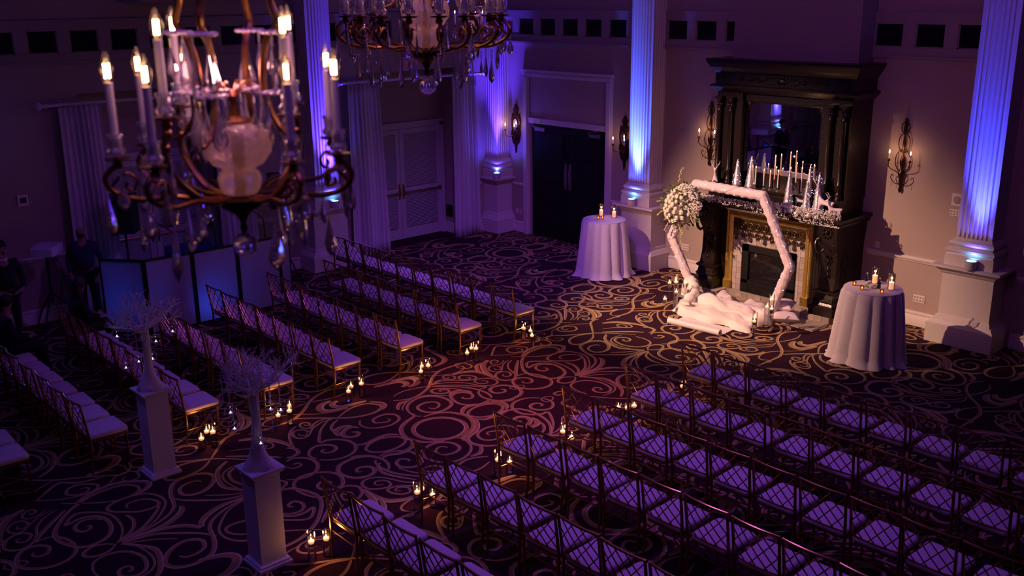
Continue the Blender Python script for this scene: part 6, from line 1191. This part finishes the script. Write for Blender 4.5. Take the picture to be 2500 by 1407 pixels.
def seated(arm,k=1.0):
    N={}; S=lambda x,y,z:(x*k,y*k,z*k)
    N['pel']=(S(0,.08,.56),.135); N['wai']=(S(0,.09,.72),.12); N['che']=(S(0,.06,.92),.135); N['nec']=(S(0,.03,1.11),.05); N['hd']=(S(0,.0,1.22),.078); N['top']=(S(0,.01,1.30),.066); N['chin']=(S(0,-.045,1.175),.040); N['nose']=(S(0,-.09,1.225),.011)
    E=[('pel','wai'),('wai','che'),('che','nec'),('nec','hd'),('hd','top'),('hd','chin'),('hd','nose')]
    for s,n in ((-1,'l'),(1,'r')):
        N[n+'sh']=(S(s*.175,.06,1.02),.055); N[n+'el']=(S(*arm[n][0]),.040); N[n+'wr']=(S(*arm[n][1]),.027); N[n+'hn']=(S(*arm[n][2]),.030)
        N[n+'hp']=(S(s*.09,.0,.56),.085); N[n+'kn']=(S(s*.11,-.38,.53),.062); N[n+'an']=(S(s*.11,-.36,.10),.038); N[n+'to']=(S(s*.12,-.50,.035),.033)
        E+=[('che',n+'sh'),(n+'sh',n+'el'),(n+'el',n+'wr'),(n+'wr',n+'hn'),('pel',n+'hp'),(n+'hp',n+'kn'),(n+'kn',n+'an'),(n+'an',n+'to')]
        d=Vector(arm[n][2])-Vector(arm[n][1]); fingers(N,E,n+'hn',n+'f',S(*arm[n][2]),tuple(d),(1,0,0))
    return N,E
def eyes2(g):
    for s in(-1,1): g.sphere((s*.030,-.078,1.245),.010,8,5)
def shoes2(g):
    for s in(-1,1): g.sphere((s*.12,-.44,.045),.05,10,6,.85,2.0,.8)
A={'l':((-.22,.02,.76),(-.14,-.20,.70),(-.06,-.26,.70)),'r':((.22,.02,.76),(.14,-.20,.70),(.06,-.26,.70))}
N_,E_=seated(A); up,ue=sub(N_,E_,['pel','wai','che','lsh','rsh','lel','rel','lwr','rwr'],1.22); lo,le=sub(N_,E_,['pel','lhp','rhp','lkn','rkn','lan','ran'],1.22)
def lhair(g):
    g.sphere((0,.02,1.27),.105,14,10,1,1.05,1.02)
    g.loft([[(w*cos(a),.06+d*sin(a),z) for a in [2*PI*k/14 for k in range(14)]] for w,d,z in ((.095,.07,1.28),(.12,.075,1.15),(.14,.07,1.0),(.13,.05,.85),(.07,.03,.78))])
person((-15.22,4.92,0),R(180),N_,E_,'person with long brown hair and dark coat seated with back to camera at far left','skin',[('coat','coat_dark',up,ue),('skirt','coat_dark',lo,le)],[('hair','hair_brown',lhair),('eyes','hair_black',eyes2),('shoes','suit_black',shoes2)])
def hair3(g): g.sphere((0,.018,1.275),.098,14,9,1,1.05,1.0)
person((-14.98,3.80,0),R(180),N_,E_,'person in black seated at the left edge with hands together in the lap','skin',[('jacket','suit_black',up,ue),('trousers','suit_black',lo,le)],[('hair','hair_black',hair3),('eyes','hair_black',eyes2),('shoes','suit_black',shoes2)])
# ================================================================== CHANDELIERS
def pend_mesh(g,L,w,n=8,thin=.45):
    g.lathe([(.0015,0),(w*.35,-L*.25),(w*.75,-L*.5),(w,-L*.72),(w*.72,-L*.88),(.001,-L)],n)
    for i,p in enumerate(g.v): g.v[i]=(p[0],p[1]*thin,p[2])
def chandelier(loc,S,arms,upper,label,full=True,seed=1,top=ZC):
    """S scales a design whose candle ring has radius .345; local z=0 at drip-pan level"""
    q=random.Random(seed)
    t=thing('chandelier',label,'chandelier',loc,0,'crystal and bronze chandeliers'); Q=lambda a:[(r*S,z*S) for r,z in a]; V=lambda x,y,z:(x*S,y*S,z*S)
    g=G(); g.sphere(V(0,0,-.300),.039*S,20,12); g.sphere(V(0,0,-.252),.012*S,8,5); g.build('glass_ball','crystal',t)
    g=G(); g.lathe(Q([(.004,-.258),(.012,-.245),(.008,-.228),(.020,-.205),(.040,-.19),(.062,-.175),(.072,-.160),(.076,-.150),(.070,-.146),(.045,-.146),(.04,-.135)]),24,(0,0,0),12,.08); g.build('bottom_bowl','bronze_dark',t,sharp=80)
    g=G(); g.lathe(Q([(.045,-.137),(.055,-.12),(.060,-.09),(.052,-.068),(.040,-.062)]),36,(0,0,0),12,.10); g.build('lower_urn','urn_glass',t,sharp=80)
    g=G(); g.lathe(Q([(.040,-.062),(.070,-.045),(.092,-.01),(.096,.02),(.088,.05),(.055,.078),(.035,.082)]),48,(0,0,0),14,.10); g.build('ribbed_urn','urn_glass',t,sharp=80)
    g=G(); g.lathe(Q([(.012,-.19),(.012,.10),(.05,.082),(.055,.088),(.02,.10),(.012,.14),(.016,.16),(.004,.18)]),12); g.build('centre_stem','bronze',t)
    if full:
        light('POINT','chandelier_glow',(loc[0],loc[1],loc[2]+.24*S),(2.0*S*S),(1,.42,.42),shadow_soft_size=.05*S)
    # prototype meshes
    g=G(); g.lathe(Q([(.012,-.030),(.016,-.018),(.010,-.010),(.034,-.004),(.036,.001),(.008,.002),(.008,.006)]),18); pan=g
    g=G(); g.lathe(Q([(.010,.004),(.024,.010),(.026,.022),(.017,.032),(.018,.055),(.024,.066),(.022,.070),(.014,.066),(.013,.012)]),16,(0,0,0),8,.06); cup=g
    g=G(); g.lathe(Q([(.0115,.02),(.0115,.205),(.012,.215),(0,.215)]),12); slv=g
    g=G(); g.lathe(Q([(.009,.213),(.016,.232),(.019,.252),(.014,.274),(.006,.292),(.0015,.302)]),14); blb=g
    g=G()
    for s in (-1,1): g.tube([V(s*.0055,0,.228),V(s*.0055,0,.268)],.0030*S,6)
    fil=g
    mk=lambda g,n,m:(g.build(n,m,t))
    protos=None
    def candle(parent,x,y,z,a):
        nonlocal protos
        if protos is None:
            protos=[pan.build('drip_pan','bronze',parent),cup.build('candle_cup','crystal',parent),slv.build('candle_sleeve','candle_sleeve',parent),blb.build('flame_bulb','bulb_glass',parent),fil.build('filament','bulb_filament',parent)]
            for p in protos: p.location=V(x,y,z); p.rotation_euler=(0,0,a)
        else:
            for p in protos: inst(p,parent,V(x,y,z),(0,0,a))
    pp=[]
    def pendant(par,x,y,z,kind,string=.03):
        a=q.uniform(0,3.1)
        if len(pp)<4:
            L,w=[(.135,.026),(.105,.024),(.15,.021),(.09,.020)][len(pp)]
            kk=1 if S<1.3 else .72; g=G(); pend_mesh(g,L*S*kk,w*S*kk); g.v=[(px_,py_,pz-.030*S) for px_,py_,pz in g.v]
            zz=0
            while zz<.030: g.sphere(V(0,0,-zz),.0042*S,6,4); zz+=.009
            o=g.build('crystal_pendant','crystal',t,sharp=20); pp.append(o); o.location=V(x,y,z); o.rotation_euler=(0,0,a)
        else:
            o=inst(pp[kind%4],t,V(x,y,z),(0,0,a)); s=q.uniform(.85,1.15); o.scale=(s,s,s)
    RR=.345
    for i,a in enumerate(arms):
        r=RR; d=Vector((cos(a),sin(a),0)); n_=Vector((-sin(a),cos(a),0))
        P=[d*.055+Vector((0,0,-.146)),d*.12+Vector((0,0,-.146)),d*.20+Vector((0,0,-.128)),d*.29+Vector((0,0,-.128)),d*.36+Vector((0,0,-.100)),d*.385+Vector((0,0,-.06)),d*.365+Vector((0,0,-.030)),d*RR+Vector((0,0,-.022))]
        g=G(); B=bez([p*S for p in P],5); g.tube(B,[.0085*S]*len(B),7)
        W=bez([p*S for p in (d*.375+Vector((0,0,-.085)),d*.33+Vector((0,0,-.045)),d*.30+Vector((0,0,-.065)),d*.31+Vector((0,0,-.095)),d*.33+Vector((0,0,-.085)),d*.325+Vector((0,0,-.072)))],4); g.tube(W,[.0055*S]*len(W),6)
        am=g.build('arm','bronze',t); candle(am,d.x*RR,d.y*RR,0,a)
        pendant(t,d.x*.385,d.y*.385,-.065,i); pendant(t,d.x*.30,d.y*.30,-.150,i+1)
        pendant(t,d.x*.21,d.y*.21,-.165,i+2) if i%2==0 else None
        pendant(t,d.x*.345+n_.x*.03,d.y*.345+n_.y*.03,-.03,i+3)
    for i,a in enumerate(upper):
        d=Vector((cos(a),sin(a),0)); r2=.235
        P=[d*.06+Vector((0,0,-.150)),d*.15+Vector((0,0,-.13)),d*.23+Vector((0,0,-.05)),d*.25+Vector((0,0,.02)),d*r2+Vector((0,0,.095))]
        g=G(); B=bez([p*S for p in P],5); g.tube(B,[.012*S]*8+[.010*S]*(len(B)-8),7); g.sphere(V(d.x*r2,d.y*r2,.07),.016*S,8,6); g.sphere(V(d.x*.245,d.y*.245,.03),.014*S,8,6)
        am=g.build('upper_arm','bronze',t); candle(am,d.x*r2,d.y*r2,.118,a)
        pendant(t,d.x*r2,d.y*r2,.05,i); pendant(t,d.x*.16,d.y*.16,-.13,i+1); pendant(t,d.x*.24,d.y*.24,-.03,i+2)
    ly=upper if upper else [arms[0]+2*PI*k/5 for k in range(5)]
    for i,a0 in enumerate(ly):
        a=a0+ (.45 if upper else .2); d=Vector((cos(a),sin(a),0))
        P=[d*.20+Vector((0,0,.03)),d*.155+Vector((0,0,.05)),d*.115+Vector((0,0,.12)),d*.10+Vector((0,0,.22)),d*.12+Vector((0,0,.32)),d*.155+Vector((0,0,.37)),d*.14+Vector((0,0,.43)),d*.125+Vector((0,0,.52)),d*.07+Vector((0,0,.62)),d*.01+Vector((0,0,.68))]
        g=G(); B=bez([p*S for p in P],5); g.tube(B,[.006*S]*6+[.011*S]*(len(B)-6),7); g.build('lyre_scroll','bronze',t)
        for (rr,zz,rad) in ((.13,.17,.040),(.15,.345,.034)):
            g=G(); c=Vector(V(d.x*rr,d.y*rr,zz))
            for k in range(12): b=2*PI*k/12; g.sphere((c.x+rad*S*cos(b),c.y+rad*S*sin(b),c.z),.011*S,6,4,1,1,.6); g.sphere((c.x+rad*.5*S*cos(b),c.y+rad*.5*S*sin(b),c.z+.002),.009*S,6,4,1,1,.6)
            g.build('crystal_rosette','rosette',t)
            for k in range(3): b=2*PI*k/3+i; pendant(t,d.x*rr+rad*.8*cos(b),d.y*rr+rad*.8*sin(b),zz-.01,k+i)
    # small crystal flower crown above the urn
    for i in range(6):
        b=2*PI*i/6+.3; d=Vector((cos(b),sin(b),0)); g=G(); P=[Vector((0,0,.10)),d*.02+Vector((0,0,.17)),d*.055+Vector((0,0,.205)),d*.085+Vector((0,0,.18))]; B=bez([p*S for p in P],4); g.tube(B,.0028*S,5); g.build('crown_wire','bronze',t)
        g=G(); c=(d*.085+Vector((0,0,.18)))*S
        for k in range(6): e=2*PI*k/6; g.sphere((c.x+.012*S*cos(e),c.y+.012*S*sin(e),c.z),.008*S,6,4)
        g.build('crystal_flower','rosette',t); pendant(t,d.x*.085,d.y*.085,.165,i)
    # chain and ceiling canopy
    g=G(); z=.69*S; k=0; H=top-loc[2]
    while z<H-.05:
        g.tube([((.016*S if k%2 else 0)*cos(e),(0 if k%2 else .016*S)*cos(e),z+.03*S*sin(e)) for e in [2*PI*j/10 for j in range(10)]],.0045*S,5,closed=True); z+=.048*S; k+=1
    g.build('chain','bronze_dark',t)
    g=G(); g.lathe([(.02,H-.10),(.05,H-.08),(.10,H-.03),(.11,H),(0,H)],20); g.build('ceiling_canopy','bronze',t)
    return t
def va(px_az): return px_az
def view_arms(loc,degs):
    # azimuths given relative to the right-hand direction seen from the camera, turned into world angles
    b=math.atan2(loc[1],loc[0])-PI/2
    return [b-R(a) for a in degs]
L1=(-2.811,1.422,4.957)
chandelier(L1,1.0,view_arms(L1,[167,130,65,34,-143,-115,-30,-60]),view_arms(L1,[143,50,-133,-38]),'nearest bronze and crystal chandelier with lit candle bulbs hanging at upper left')
chandelier((-5.829,4.477,5.27),1.65,view_arms((-5.829,4.477,5.27),[164,140,121,101,81,63,41,24,-152,-133,-105,-80,-52,-28]),[],'large wide chandelier with white candle sleeves cut off by the top edge',seed=5)
chandelier((-9.169,7.742,5.06),.62,view_arms((-9.169,7.742,5.06),[0,60,120,180,240,300]),[],'small distant crystal chandelier seen behind the large one',seed=9)
